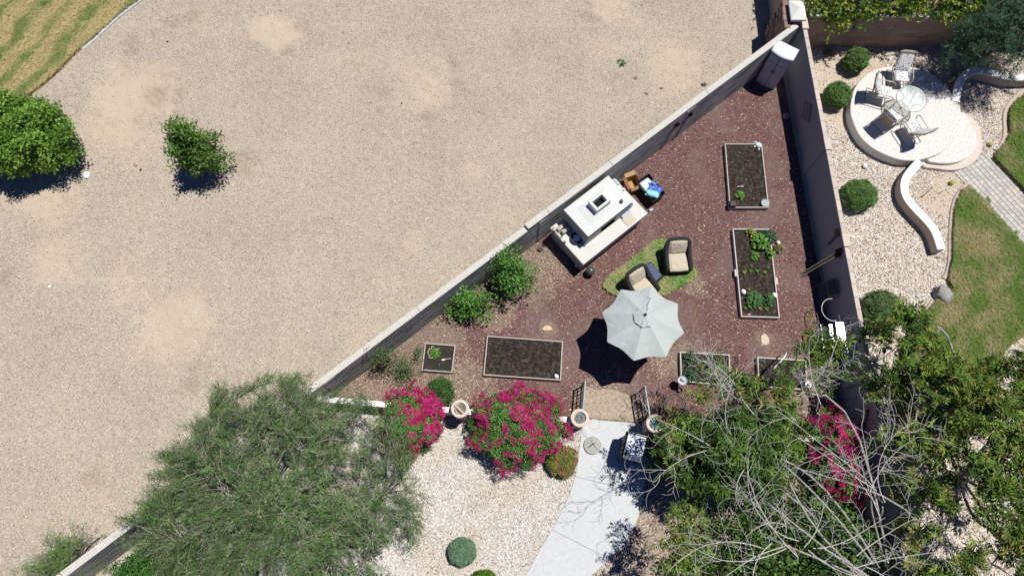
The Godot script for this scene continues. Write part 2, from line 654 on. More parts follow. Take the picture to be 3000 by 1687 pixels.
	strew("lawn_grass", "dry striped mown grass in the corner of the common", "grass", [packed(common_lawn)], [], 1000.0, tuft_mesh(3), tinted("grass", 0.8, 0.3), 0.012, 0.35, func(p):
		var w := sin(p.dot(across) * 6.5 + big.get_noise_2d(p.x * 2.0, p.y * 2.0) * 3.0) * 0.5 + 0.5
		var g2 := clampf(w * 1.3 + mid.get_noise_2d(p.x * 1.5, p.y * 1.5) * 0.8 - 0.45, 0.0, 1.0)
		var s := rng.randf_range(0.6, 1.1)
		return [Vector3(s, s * 0.5, s), vary(lin(.50, .41, .20).lerp(lin(.19, .25, .075), g2), 0.2)])
	var kerb := struct("kerb", null, null)
	var line := curve3([Vector2(-13.47, -19.07), Vector2(-13.98, -18.38), Vector2(-14.70, -17.62), Vector2(-15.30, -16.82), Vector2(-15.81, -16.23)], 6)
	var cm := mat("kerb_concrete", lin(.50, .50, .50), 0.9, tex("concrete", 0.05, [lin(.8, .8, .8), lin(1, 1, 1), lin(1.08, 1.08, 1.06)], 5, 512), 1.5)
	var cuts := [0, 7, 12, 18, 24]
	for i in 4:
		var seg := line.slice(cuts[i], cuts[i + 1] + 1)
		seg[0] = seg[0].lerp(seg[1], 0.06)
		part(kerb, "kerb_stone", MB.new().prism(band(seg, 0.13), 0.0, 0.05 if i < 3 else 0.03, 0.012), cm)
	# small things lying about
	solo("utility_cover", "round white plastic utility cover on bare soil below the left tree", "cover", MB.new().lathe([Vector2(0.125, 0), Vector2(0.125, 0.018), Vector2(0.115, 0.026), Vector2(0, 0.028)], 28).box(Vector3(-0.03, 0.03, 0.03), Vector3(0.02, 0.006, 0.02)).box(Vector3(0.03, 0.03, 0.02), Vector3(0.02, 0.006, 0.02)), mat("grey_plastic", lin(.62, .64, .65), 0.6), Vector3(-14.744, 0, -11.125))
	var rocks := [Vector3(6.928, 0, -14.712), Vector3(4.477, 0, -14.997), Vector3(4.845, 0, -14.338), Vector3(5.388, 0, -14.566), Vector3(-12.892, 0, -11.323), Vector3(-13.090, 0, -11.495), Vector3(-12.710, 0, -16.543), Vector3(-15.231, 0, -7.075), Vector3(-3.953, 0, -13.947)]
	var rl := ["dark oval stone near the slanting wall top", "small brown clod right of the weed seedling", "small brown clod nearest the wall", "tiny dark clod on the pale common", "dark pebble left of the small tree", "tan clod above the dark pebble", "dark pebble near the lawn kerb", "white pebble on the left common", "tiny dark pebble on the bare round patch"]
	for i in rocks.size():
		var s: float = [0.10, 0.07, 0.07, 0.05, 0.05, 0.08, 0.045, 0.06, 0.04][i]
		var k: Color = [lin(.10, .085, .075), lin(.25, .17, .11), lin(.25, .17, .11), lin(.14, .11, .09), lin(.05, .04, .04), lin(.32, .24, .17), lin(.07, .06, .05), lin(.75, .73, .68), lin(.06, .05, .05)][i]
		solo("loose_stone", rl[i], "stone", MB.new().blob(Vector3(0, s * 0.25, 0), Vector3(s, s * 0.5, s * 0.7), 0.25, i + 3), mat("rock%d" % i, k, 0.95), rocks[i], i * 1.1, "stones lying on the common")

func tuft_mesh(blades: int) -> ArrayMesh:
	var g := MB.new()
	var r := RandomNumberGenerator.new()
	r.seed = 77
	for i in blades * 2:
		var a := r.randf() * TAU
		var o := Vector3(cos(a), 0, sin(a)) * r.randf() * 0.02
		var d := Vector3(cos(a + 0.8), 0, sin(a + 0.8))
		var s := Vector3(-d.z, 0, d.x) * 0.005
		var mid_p := o + d * 0.02 + Vector3(0, 0.03, 0)
		var tip := o + d * 0.055 + Vector3(0, 0.045, 0)
		g.quad(o - s, o + s, mid_p + s, mid_p - s)
		g.tri(mid_p - s, mid_p + s, tip)
	return g.mesh()

# ---------------------------------------------------------------- garden, side yard, concrete path
var mulch_red := noise(31, 0.35, 3)

func faded(p: Vector2) -> float:
	# bark worn away to straw and soil: along the slanting wall's low end, round the vines, by the gate and under the right tree
	var s := 0.0
	for b in [[Vector3(-3.759, 0, -4.627), 2.0], [Vector3(-0.477, 0, -6.154), 0.55], [Vector3(0.718, 0, -7.674), 1.05], [Vector3(3.026, 0, -3.211), 0.95], [Vector3(5.081, 0, -4.695), 0.65], [Vector3(8.146, 0, -5.302), 0.28], [Vector3(9.385, 0, -3.537), 1.1], [Vector3(-1.816, 0, -3.752), 1.0], [Vector3(6.003, 0, -7.250), 0.45], [Vector3(1.184, 0, -5.695), 0.25], [Vector3(9.348, 0, -3.431), 1.2]]:
		var d: float = (p - Vector2(b[0].x, b[0].z)).length() / b[1] + mid.get_noise_2d(p.x * 1.4, p.y * 1.4) * 0.6
		s = maxf(s, clampf(1.9 - d * 1.5, 0.0, 1.0))
	return s

func yard_grounds() -> void:
	var tri := tri_garden()
	struct("garden_soil", MB.new().prism(tri, 0.0, 0.006), mat("garden_soil", Color.WHITE, 0.95, tex("gsoil", 0.07, [lin(.07, .045, .04), lin(.15, .10, .085), lin(.26, .19, .15), lin(.38, .30, .235)], 5, 1024), 3.0, bump("soil_n", 0.16), 0.0, 0.2))
	var holes := [packed(smooth(turf, 3))]
	for b in bed_list():
		holes.append(packed(b[0]))
	var worn := packed(smooth([Vector2(2.31, -3.81), Vector2(2.58, -3.68), Vector2(2.96, -3.71), Vector2(3.37, -3.63), Vector2(3.68, -3.48), Vector2(3.79, -3.23), Vector2(3.87, -2.88), Vector2(3.88, -2.68), Vector2(3.33, -2.74), Vector2(2.43, -2.80), Vector2(2.28, -2.97), Vector2(2.25, -3.40)], 2))
	var chip := MB.new().boxb(Vector3.ZERO, Vector3(1, 0.35, 0.24), Basis(), 0.1).mesh()
	var reds := [lin(.135, .055, .058), lin(.085, .034, .038), lin(.18, .078, .078), lin(.05, .022, .024), lin(.115, .045, .052), lin(.24, .13, .125), lin(.15, .062, .064)]
	var pale := [lin(.52, .40, .36), lin(.40, .27, .25), lin(.60, .50, .43)]
	var straw := [lin(.46, .38, .27), lin(.34, .27, .20), lin(.24, .18, .14), lin(.56, .48, .35), lin(.14, .10, .085)]
	strew("bark_mulch", "reddish bark mulch covering the garden floor", "mulch", [packed(tri)], holes, 1700.0, chip, tinted("mulch", 0.85), 0.006, 0.35, func(p):
		var f := faded(p)
		if rng.randf() < f * 0.55 or (Geometry2D.is_point_in_polygon(p, worn) and rng.randf() < 0.88):
			return null
		var s := rng.randf_range(0.026, 0.066)
		var k: Color = pick(straw) if rng.randf() < f * 0.9 else (pick(pale) if rng.randf() < 0.055 else pick(reds))
		var grey := clampf(mulch_red.get_noise_2d(p.x + 20.0, p.y) * 1.6, 0.0, 0.45)
		return [Vector3(s, s * 0.28, s * rng.randf_range(0.6, 1.3)), vary(k.lerp(lin(.20, .15, .14), grey), 0.2)])
	struct("trodden_soil", MB.new().prism(Array(worn), 0.0, 0.0105), mat("trodden_soil", Color.WHITE, 0.95, tex("tsoil", 0.03, [lin(.24, .185, .14), lin(.34, .27, .205), lin(.42, .34, .265), lin(.50, .42, .33)], 5, 512), 2.0, bump("soil_n", 0.16)))
	# patch of short turf under the armchairs
	struct("turf_patch", MB.new().prism(smooth(turf, 3), 0.0, 0.014), mat("turf_base", lin(.22, .29, .10), 0.95, tex("turf", 0.09, [lin(1, 1, 1), lin(1, 1, 1)], 4), 1.0))
	strew("turf_grass", "short green turf under the two wicker armchairs", "grass", [packed(smooth(turf, 3))], [], 1500.0, tuft_mesh(3), tinted("grass", 0.8, 0.3), 0.014, 0.35, func(p):
		var g2 := clampf(mid.get_noise_2d(p.x * 2.0 + 9.0, p.y * 2.0) * 1.5 + (p.x - 4.0) * 0.25 + 0.25, 0.0, 1.0)
		var s := rng.randf_range(0.5, 1.0)
		if rng.randf() < 0.07:
			return [Vector3(s, s * 0.6, s), vary(lin(.50, .42, .25), 0.2)]
		return [Vector3(s, s * 0.5, s), vary(lin(.34, .36, .15).lerp(lin(.14, .30, .06), g2), 0.2)])
	# flat stepping stones in the mulch
	solo("stepping_stone", "flat tan stone lying in the mulch above the wide bed", "stone", MB.new().prism(smooth([Vector2(-.17, .03), Vector2(-.06, -.08), Vector2(.08, -.09), Vector2(.16, .0), Vector2(.14, .06), Vector2(-.05, .07)], 2), 0.0, 0.03, 0.01), mat("sandstone", lin(.55, .43, .29), 0.9), Vector3(1.137, 0, -5.663))
	solo("stepping_stone", "pale sandy stone left of the right wall tools", "stone", MB.new().prism(smooth([Vector2(-.1, .18), Vector2(-.12, -.08), Vector2(.0, -.19), Vector2(.12, -.06), Vector2(.11, .14)], 2), 0.0, 0.02, 0.008), mat("sandstone2", lin(.52, .44, .33), 0.9), Vector3(8.146, 0, -5.302))
	# side yard of pale gravel
	var yard := [Vector2(-5.9, -3.28), Vector2(1.75, -2.66), Vector2(4.05, -2.46), Vector2(10.45, -1.95), Vector2(10.74, 3.4), Vector2(-14.0, 3.4)]
	struct("yard_soil", MB.new().prism(yard, 0.0, 0.004), mat("yard_soil", Color.WHITE, 0.95, tex("ysoil", 0.08, [lin(.34, .30, .26), lin(.50, .46, .41), lin(.60, .56, .51)], 4, 512), 2.0))
	var path := path_left.duplicate()
	var back := path_right.duplicate()
	back.reverse()
	path = path + back
	var pale_stone := [lin(.70, .69, .68), lin(.58, .56, .54), lin(.81, .81, .81), lin(.42, .395, .375), lin(.26, .24, .23)]
	var tan_stone := [lin(.60, .53, .45), lin(.48, .41, .34), lin(.40, .33, .27), lin(.24, .20, .17), lin(.70, .65, .58)]
	strew("yard_gravel", "pale crushed gravel filling the side yard by the concrete path", "gravel", [packed(yard)], [packed(path)], 800.0, stone_mesh(7), tinted("stones", 0.9), 0.004, 0.6, func(p):
		var w := clampf(0.65 + big.get_noise_2d(p.x * 3.0 + 50.0, p.y * 3.0) * 1.8 - clampf((p.x - 3.6) * 1.2, 0.0, 1.4), 0.0, 1.0)
		if p.x > 3.5 and rng.randf() < 0.5:
			return null
		var s := rng.randf_range(0.022, 0.045)
		return [Vector3(s * rng.randf_range(0.9, 1.6), s * 0.8, s), vary(pick(pale_stone) if rng.randf() < w else pick(tan_stone), 0.12)])
	# brown planting soil under the trees right of the path
	var bedside := path_right.slice(1).map(func(q): return q + Vector2(0.03, 0.0))
	bedside.append_array([Vector2(10.6, 2.9), Vector2(10.45, -1.85), Vector2(4.5, -2.35)])
	struct("planting_soil", MB.new().prism(bedside, 0.0, 0.009), mat("planting_soil", Color.WHITE, 0.95, tex("psoil", 0.04, [lin(.14, .10, .075), lin(.25, .185, .14), lin(.36, .28, .215), lin(.47, .39, .31)], 5, 512), 3.0, bump("soil_n", 0.16)))
	# concrete path in slabs
	var pc := mat("path_concrete", Color.WHITE, 0.8, tex("path_tex", 0.02, [lin(.44, .455, .45), lin(.485, .51, .515), lin(.505, .53, .54), lin(.52, .55, .56)], 6, 1024), 4.0, bump("conc_n", 0.25, 0.6), 0.0, 0.3)
	var slabs := struct("concrete_path", null, null)
	var L := curve3(path_left, 4)
	var Rr := curve3(path_right, 4)
	var cuts := [[0, 0], [12, 13], [20, 27], [32, 36]]
	for i in 3:
		var a := L.slice(cuts[i][0], cuts[i + 1][0] + 1)
		var b := Rr.slice(cuts[i][1], cuts[i + 1][1] + 1)
		if i > 0:
			a[0] = a[0].lerp(a[1], 0.06)
			b[0] = b[0].lerp(b[1], 0.06)
		b.reverse()
		part(slabs, "slab", MB.new().prism(a + b, 0.0, 0.035, 0.006), pc)
	var ring := MB.new()
	ring.lathe([Vector2(0.17, 0.0), Vector2(0.15, 0.001), Vector2(0.145, 0.0)], 32)
	var st := part(slabs, "rust_ring", ring, mat("rust_stain", lin(.50, .42, .32), 0.9))
	var rp := Vector3(2.568, 0, -2.595)
	st.position = Vector3(rp.x, 0.0365, rp.z)

# ---------------------------------------------------------------- the neighbour's side
func neighbour_grounds() -> void:
	var all := [Vector2(10.1, -16.35), Vector2(20.5, -16.35), Vector2(20.5, 3.4), Vector2(10.9, 3.4)]
	struct("neighbour_soil", MB.new().prism(all, 0.0, 0.003), mat("nsoil", Color.WHITE, 0.95, tex("nsoil", 0.06, [lin(.34, .27, .20), lin(.46, .385, .30), lin(.57, .49, .40)], 4, 512), 2.5))
	var p_low := packed(smooth(patio_low, 3))
	var p_mid := packed(smooth(patio_mid, 3))
	var p_top := packed(smooth(patio_top, 3))
	var path := packed(paver_outline())
	var la := packed(smooth(lawn_a, 2))
	var lb := packed(smooth(lawn_b, 2))
	var kinds := [lin(.76, .73, .70), lin(.60, .52, .45), lin(.48, .40, .33), lin(.32, .25, .20), lin(.84, .83, .81), lin(.17, .13, .11), lin(.66, .60, .54), lin(.74, .69, .63)]
	var bareat := [Vector3(11.551, 0, -15.266), Vector3(12.895, 0, -15.568), Vector3(11.569, 0, -13.788), Vector3(14.901, 0, -10.327)]
	strew("neighbour_gravel", "mixed white and brown river gravel on the neighbour's side", "gravel", [packed(all)], [p_low, p_mid, p_top, path, la, lb], 900.0, stone_mesh(9), tinted("stones", 0.9), 0.003, 0.6, func(p):
		for b in bareat:
			var d: float = p.distance_to(Vector2(b.x, b.z)) + mid.get_noise_2d(p.x * 2.0, p.y * 2.0) * 0.5
			if d < 0.85 and rng.randf() < 0.8:
				return null
		var s := rng.randf_range(0.025, 0.05)
		return [Vector3(s * rng.randf_range(0.9, 1.7), s * 0.75, s), vary(pick(kinds), 0.12)])
	for l in [["lawn", la, "green and straw coloured lawn right of the curving kerb", 0.0], ["lawn", lb, "greener lawn beyond the paver path", 0.35]]:
		struct(l[0], MB.new().prism(Array(l[1]), 0.0, 0.012), mat("turf_soil", lin(.26, .21, .10), 0.95))
		strew("lawn_grass", l[2], "grass", [l[1]], [path], 1500.0, tuft_mesh(3), tinted("grass", 0.8, 0.3), 0.012, 0.4, func(p):
			var g2 := clampf(0.62 + float(l[3]) + big.get_noise_2d(p.x * 4.0 + 7.0, p.y * 4.0) * 1.3 + mid.get_noise_2d(p.x * 2.0, p.y * 2.0) * 0.5, 0.0, 1.0)
			var e := edge_distance(p, l[1])
			if e > 0.5:
				g2 = g2 * clampf(1.5 - e * 0.35, 0.55, 1.0)
			var s := rng.randf_range(0.6, 1.2)
			return [Vector3(s, s * 0.6, s), vary(lin(.36, .31, .16).lerp(lin(.14, .22, .045), g2), 0.22)])
	# kerbs
	var km := mat("tan_kerb", lin(.46, .38, .32), 0.9, tex("concrete", 0.05, [], 5), 1.5)
	for k in [["garden_kerb", [Vector2(15.73, -10.80), Vector2(15.48, -10.60), Vector2(15.22, -10.28), Vector2(14.99, -9.80), Vector2(14.78, -9.01), Vector2(14.61, -8.16), Vector2(14.45, -7.65), Vector2(14.26, -7.34)]], ["garden_kerb", [Vector2(13.78, -6.61), Vector2(13.50, -6.23), Vector2(13.16, -5.81), Vector2(12.74, -5.39), Vector2(12.40, -4.96), Vector2(12.16, -4.42), Vector2(12.03, -3.81)]], ["garden_kerb", [Vector2(18.54, -14.55), Vector2(18.20, -14.32), Vector2(17.88, -14.03), Vector2(17.62, -13.69), Vector2(17.47, -13.26), Vector2(17.40, -12.83), Vector2(17.25, -12.41), Vector2(16.94, -12.03)]], ["garden_kerb", [Vector2(16.61, -5.51), Vector2(16.18, -5.31), Vector2(15.81, -5.00), Vector2(15.55, -4.69), Vector2(15.40, -4.38)]]]:
		struct(k[0], MB.new().prism(band(curve3(k[1], 4), 0.13), 0.0, 0.07, 0.02), km)
	pavers()

func paver_outline() -> Array:
	return [Vector2(15.24, -11.40), Vector2(15.67, -10.69), Vector2(16.19, -9.96), Vector2(16.92, -8.76), Vector2(17.36, -8.03), Vector2(18.06, -9.40), Vector2(17.55, -10.37), Vector2(16.96, -11.30), Vector2(16.52, -11.99), Vector2(15.98, -12.03)]

func pavers() -> void:
	var root := struct("paver_path", MB.new().prism(paver_outline(), 0.0, 0.012), mat("paver_sand", lin(.30, .26, .22), 0.95))
	var l0 := Vector3(15.346, 0, -11.175)
	var l1 := Vector3(16.924, 0, -8.759)
	var r0 := Vector3(16.528, 0, -11.959)
	var o := Vector2(l0.x, l0.z)
	var u := (Vector2(l1.x, l1.z) - o).normalized()
	var w := Vector2(-u.y, u.x)
	if (Vector2(r0.x, r0.z) - o).dot(w) < 0.0:
		w = -w
	var wide := (Vector2(r0.x, r0.z) - o).dot(w)
	var poly := packed(paver_outline())
	var steps := packed(smooth(patio_low, 3))
	var shades := [lin(.46, .445, .42), lin(.50, .485, .455), lin(.43, .41, .385), lin(.52, .47, .42), lin(.40, .39, .37)]
	var ms := []
	for i in shades.size():
		ms.append(mat("paver%d" % i, shades[i], 0.9, tex("concrete", 0.05, [], 5), 0.9))
	var turn := -atan2(u.y, u.x)
	var shapes := {}
	var lay := func(s0: float, t0: float, ls: float, lt: float) -> void:
		var c := o + u * (s0 + ls * 0.5) + w * (t0 + lt * 0.5)
		if not Geometry2D.is_point_in_polygon(c, poly) or Geometry2D.is_point_in_polygon(c, steps):
			return
		var key := "%.3f_%.3f" % [ls, lt]
		if not shapes.has(key):
			shapes[key] = MB.new().box(Vector3.ZERO, Vector3(ls - 0.014, 0.04, lt - 0.014), 0.0, 0.006).mesh()
		var q := part(root, "paver", shapes[key], pick(ms))
		q.position = Vector3(c.x, 0.02 + rng.randf_range(0.0, 0.004), c.y)
		q.rotation.y = turn
	var edge := 0.11
	var s := -1.6
	while s < 4.4:
		lay.call(s, 0.0, 0.22, edge)
		lay.call(s, wide - edge, 0.22, edge)
		s += 0.22
	s = -1.6
	var row := 0
	var rows := 7
	var lt := (wide - 2.0 * edge) / rows
	for r in rows:
		s = -1.6 - [0.0, 0.1, 0.04, 0.13, 0.07, 0.02, 0.11][r]
		while s < 4.4:
			var ls: float = [0.16, 0.2, 0.16, 0.13][rng.randi() % 4]
			lay.call(s, edge + r * lt, ls, lt)
			s += ls

# ---------------------------------------------------------------- walls
func along_wall(a: Vector2, b: Vector2, s: float) -> Vector2:
	return a + (b - a).normalized() * s

func walls() -> void:
	# the slanting wall between common and garden
	var a: Vector2 = DIAG[0]
	var b: Vector2 = DIAG[1]
	var d := (b - a).normalized()
	var n := Vector2(d.y, -d.x)
	if n.x < 0.0:
		n = -n
	var long := a.distance_to(b)
	var w := thing("boundary_wall", "long grey stuccoed wall with a pale cap slanting between common and garden", "wall", Vector3.ZERO)
	var stucco := mat("grey_stucco", Color.WHITE, 0.9, tex("streaks", 0.007, [lin(.05, .052, .056), lin(.10, .105, .11), lin(.42, .425, .43), lin(.58, .58, .575), lin(.72, .715, .70)], 5, 1024, FastNoiseLite.TYPE_SIMPLEX_SMOOTH, 8), 2.2, bump("stucco_n", 0.12, 5.0), 0.0, 0.3)
	stucco.uv1_scale = Vector3(0.13, 1.0, 0.13)
	var capm := mat("cap_stucco", Color.WHITE, 0.9, tex("cap_tex", 0.04, [lin(.46, .43, .385), lin(.55, .525, .485), lin(.61, .585, .545), lin(.66, .64, .605)], 5, 512), 1.6, bump("stucco_n", 0.12, 5.0), 0.0, 0.25)
	var step_at := (Vector2(0.46, -8.44) - a).dot(d)
	var joint_at := (Vector2(1.12, -8.98) - a).dot(d)
	for k in [[0.0, step_at, 1.84], [step_at, long, 1.70]]:
		var c := along_wall(a, b, (k[0] + k[1]) * 0.5) - n * 0.10
		var turn := -atan2(d.y, d.x)
		part(w, "wall_body", MB.new().box(Vector3(c.x, k[2] * 0.5 - 0.03, c.y), Vector3(k[1] - k[0], k[2] - 0.06, 0.20), turn), stucco)
		var s0: float = k[0]
		while s0 < k[1] - 0.01:
			var s1: float = minf(s0 + 4.2, k[1])
			if s0 < joint_at - 0.1 and s1 > joint_at - 1.5:
				s1 = joint_at
			var cc := along_wall(a, b, (s0 + s1) * 0.5) - n * 0.10
			part(w, "cap", MB.new().box(Vector3(cc.x, k[2] - 0.03, cc.y), Vector3(s1 - s0 - 0.012, 0.06, 0.205), turn, 0.012), capm)
			s0 = s1
	for s in [joint_at, (Vector2(6.05, -12.95) - a).dot(d), (Vector2(-5.2, -3.8) - a).dot(d)]:
		var c := along_wall(a, b, s + 0.2) + n * 0.0
		part(w, "pilaster", MB.new().box(Vector3(c.x, 0.82, c.y), Vector3(0.4, 1.64, 0.03), -atan2(d.y, d.x), 0.01), stucco)
	# the wall on the right, capped with split blocks
	a = RIGHT[0]
	b = RIGHT[1]
	d = (b - a).normalized()
	n = Vector2(-d.y, d.x)
	if n.x < 0.0:
		n = -n
	long = a.distance_to(b)
	var turn := -atan2(d.y, d.x)
	var rw := thing("garden_wall", "tall dark grey stuccoed wall with block cap along the right of the garden", "wall", Vector3.ZERO)
	var dark_stucco := mat("dark_stucco", Color.WHITE, 0.9, tex("dstucco", 0.05, [lin(.36, .365, .37), lin(.43, .435, .44), lin(.48, .48, .48)], 5, 512), 2.0, bump("stucco_n", 0.12, 5.0), 0.0, 0.3)
	var c := along_wall(a, b, long * 0.5) + n * 0.065
	part(rw, "wall_body", MB.new().box(Vector3(c.x, 0.845, c.y), Vector3(long, 1.69, 0.13), turn), dark_stucco)
	var blockm := [mat("cap_block_a", lin(.50, .425, .375), 0.9, tex("cap_grain", 0.2, [lin(.85, .85, .85), lin(1, 1, 1), lin(1.1, 1.1, 1.1)], 4, 256), 0.5), mat("cap_block_b", lin(.54, .465, .415), 0.9, tex("cap_grain", 0.2, []), 0.5), mat("cap_block_c", lin(.47, .405, .36), 0.9, tex("cap_grain", 0.2, []), 0.5)]
	var block := MB.new().box(Vector3.ZERO, Vector3(0.392, 0.06, 0.14), 0.0, 0.008).mesh()
	var s := 0.5
	while s < long:
		var q := along_wall(a, b, s + 0.2) + n * 0.065
		var p := part(rw, "cap_block", block, pick(blockm))
		p.position = Vector3(q.x, 1.72 + rng.randf_range(-0.003, 0.003), q.y)
		p.rotation.y = turn
		s += 0.4
	for z in [-15.95, -11.35, -8.02, -3.88, -0.4]:
		var t: float = (z - a.y) / d.y
		var q := along_wall(a, b, t) + n * 0.065
		part(rw, "pilaster_cap", MB.new().box(Vector3(q.x, 1.785, q.y), Vector3(0.42, 0.07, 0.22), turn, 0.01), blockm[1])
		part(rw, "pilaster", MB.new().box(Vector3(q.x - n.x * 0.02, 0.86, q.y), Vector3(0.38, 1.72, 0.18), turn), dark_stucco)
	# the brick wall at the head of the neighbour's bed
	var bw := thing("brick_wall", "reddish brown brick wall with pale cap behind the round patio", "wall", Vector3.ZERO)
	var core := mat("mortar", lin(.16, .125, .11), 0.95)
	part(bw, "wall_core", MB.new().box(Vector3(15.3, 0.79, -16.41), Vector3(10.2, 1.58, 0.11)), core)
	var bms := []
	for k in [lin(.30, .205, .175), lin(.335, .23, .195), lin(.275, .19, .165), lin(.36, .255, .215)]:
		bms.append(mat("brick%d" % bms.size(), k, 0.92, tex("cap_grain", 0.2, []), 0.4))
	var brick := MB.new().boxb(Vector3.ZERO, Vector3(0.392, 0.188, 0.05), Basis(), 0.004).mesh()
	for r in 8:
		var x := 10.25 + (0.2 if r % 2 else 0.0)
		while x < 20.2:
			var q := part(bw, "brick", brick, pick(bms))
			q.position = Vector3(x + 0.2, 0.1 + r * 0.1985, -16.335 + rng.randf_range(-0.004, 0.004))
			x += 0.4
	var x := 10.25
	while x < 20.2:
		var q := part(bw, "cap_block", block, pick(blockm))
		q.position = Vector3(x + 0.2, 1.625, -16.40)
		x += 0.4
	for px in [10.5, 13.7, 17.0]:
		part(bw, "pilaster_cap", MB.new().box(Vector3(px, 1.70, -16.44), Vector3(0.42, 0.09, 0.30), 0.0, 0.01), blockm[1])
		part(bw, "pilaster", MB.new().box(Vector3(px, 0.81, -16.36), Vector3(0.40, 1.62, 0.12)), bms[0])
	# corner pillar with its hipped cap, stone-faced foot and the tan wall running on northwards
	var pl := thing("corner_pillar", "square pillar with a hipped concrete cap where the walls meet", "pillar", Vector3(9.72, 0, -16.28))
	part(pl, "shaft", MB.new().box(Vector3(0, 1.0, 0), Vector3(0.40, 2.0, 0.62)), mat("tan_stucco", lin(.36, .29, .235), 0.9, tex("concrete", 0.05, []), 1.0, bump("stucco_n", 0.12)))
	var capshape := MB.new().box(Vector3(0, 2.03, 0), Vector3(0.52, 0.08, 0.78), 0.0)
	var e := [Vector3(-.26, 2.072, .39), Vector3(.26, 2.072, .39), Vector3(.26, 2.072, -.39), Vector3(-.26, 2.072, -.39)]
	for i in 4:
		capshape.tri(e[i], e[(i + 1) % 4], Vector3(0, 2.24, 0))
	part(pl, "cap", capshape, mat("pillar_cap", lin(.62, .62, .585), 0.85))
	var sw := thing("stone_buttress", "rough reddish stone facing on the pillar's common side", "wall", Vector3(9.35, 0, -16.3))
	var stm := []
	for k in [lin(.25, .17, .145), lin(.21, .145, .125), lin(.29, .2, .17)]:
		stm.append(mat("ledge%d" % stm.size(), k, 0.95, tex("cap_grain", 0.2, []), 0.4, bump("stucco_n", 0.12)))
	for r in 15:
		for q in 4:
			var l := rng.randf_range(0.2, 0.32)
			part(sw, "ledge_stone", MB.new().box(Vector3(rng.randf_range(-0.02, 0.03) + 0.05, 0.06 + r * 0.125, -0.42 + q * 0.28), Vector3(rng.randf_range(0.18, 0.24), 0.115, l), rng.randf_range(-0.05, 0.05), 0.015), pick(stm))
	solo("tan_wall", "tan stuccoed wall running away from the pillar along the common", "wall", MB.new().box(Vector3(0, 0.95, 0), Vector3(0.22, 1.9, 5.0), 0.0, 0.01), mat("tan_stucco", lin(.36, .29, .235)), Vector3(9.72, 0, -19.1))
	# low white wall in three stretches with pedestals
	var wm := mat("white_stucco", Color.WHITE, 0.85, tex("white_tex", 0.05, [lin(.70, .69, .66), lin(.78, .77, .74), lin(.82, .81, .79)], 4, 512), 2.0)
	var low := [[Vector2(-5.85, -3.25), Vector2(-1.75, -2.90), "low white wall from the slanting wall to the first planter"], [Vector2(-1.32, -2.86), Vector2(1.78, -2.62), "low white wall behind the large bougainvillea"], [Vector2(4.40, -2.42), Vector2(10.35, -1.95), "low white wall right of the gate under the leafy tree"]]
	for k in low:
		var l: float = k[0].distance_to(k[1])
		var dd: Vector2 = (k[1] - k[0]) / l
		var c2: Vector2 = (k[0] + k[1]) * 0.5
		var lw := thing("low_wall", k[2], "wall", Vector3(c2.x, 0, c2.y), -atan2(dd.y, dd.x), "low white garden walls")
		part(lw, "wall_body", MB.new().box(Vector3(0, 0.45, 0), Vector3(l, 0.9, 0.13), 0.0), mat("low_body", lin(.40, .36, .33), 0.9))
		part(lw, "cap", MB.new().box(Vector3(0, 0.93, 0), Vector3(l + 0.02, 0.06, 0.17), 0.0, 0.01), wm)


# ---------------------------------------------------------------- round patio
func patio() -> void:
	var pm := mat("patio_concrete", Color.WHITE, 0.85, tex("patio_tex", 0.025, [lin(.42, .395, .36), lin(.60, .575, .54), lin(.68, .66, .635), lin(.80, .785, .765)], 6, 1024), 2.4, bump("patio_n", 0.12, 3.0, 3), 0.0, 0.3)
	var sm := mat("patio_step", Color.WHITE, 0.85, tex("step_tex", 0.03, [lin(.48, .41, .35), lin(.57, .50, .44), lin(.61, .55, .49)], 5, 512), 2.0)
	var t := thing("round_patio", "raised round concrete patio with two curved steps at its lower right", "patio", Vector3.ZERO)
	part(t, "platform", MB.new().prism(smooth(patio_top, 4), 0.0, 0.42, 0.02), pm)
	part(t, "step", MB.new().prism(smooth(patio_mid, 4), 0.0, 0.28, 0.02), pm)
	part(t, "step", MB.new().prism(smooth(patio_low, 4), 0.0, 0.14, 0.02), sm)
	# curving seat walls
	var top := mat("seat_white", lin(1.0, 1.0, 1.0), 0.8, tex("seat_tex", 0.02, [lin(.74, .74, .73), lin(.84, .84, .83), lin(.87, .87, .865)], 4, 256), 2.0)
	var side := mat("seat_side", Color.WHITE, 0.9, tex("side_tex", 0.06, [lin(.36, .285, .24), lin(.43, .35, .30), lin(.47, .39, .34)], 4, 512), 1.5)
	for k in [["white topped seat wall curving down from the patio beside the gravel", [Vector2(13.95, -11.43), Vector2(13.60, -11.09), Vector2(13.34, -10.74), Vector2(13.24, -10.38), Vector2(13.29, -10.03), Vector2(13.52, -9.63), Vector2(13.81, -9.23), Vector2(14.01, -8.83), Vector2(14.10, -8.22)], 0.27], ["white topped seat wall curving right from the patio under the dark tree", [Vector2(15.59, -13.75), Vector2(15.73, -14.18), Vector2(15.97, -14.64), Vector2(16.33, -14.96), Vector2(16.68, -15.02), Vector2(17.17, -14.90), Vector2(17.64, -14.75), Vector2(18.10, -14.73), Vector2(18.70, -14.76)], 0.27]]:
		var w := thing("seat_wall", k[0], "wall", Vector3.ZERO, 0.0, "curving seat walls")
		var line := curve3(k[1], 5)
		part(w, "wall_body", MB.new().prism(band(line, k[2] - 0.02), 0.0, 0.43), side)
		part(w, "cap", MB.new().prism(band(line, k[2]), 0.43, 0.46, 0.008), top)

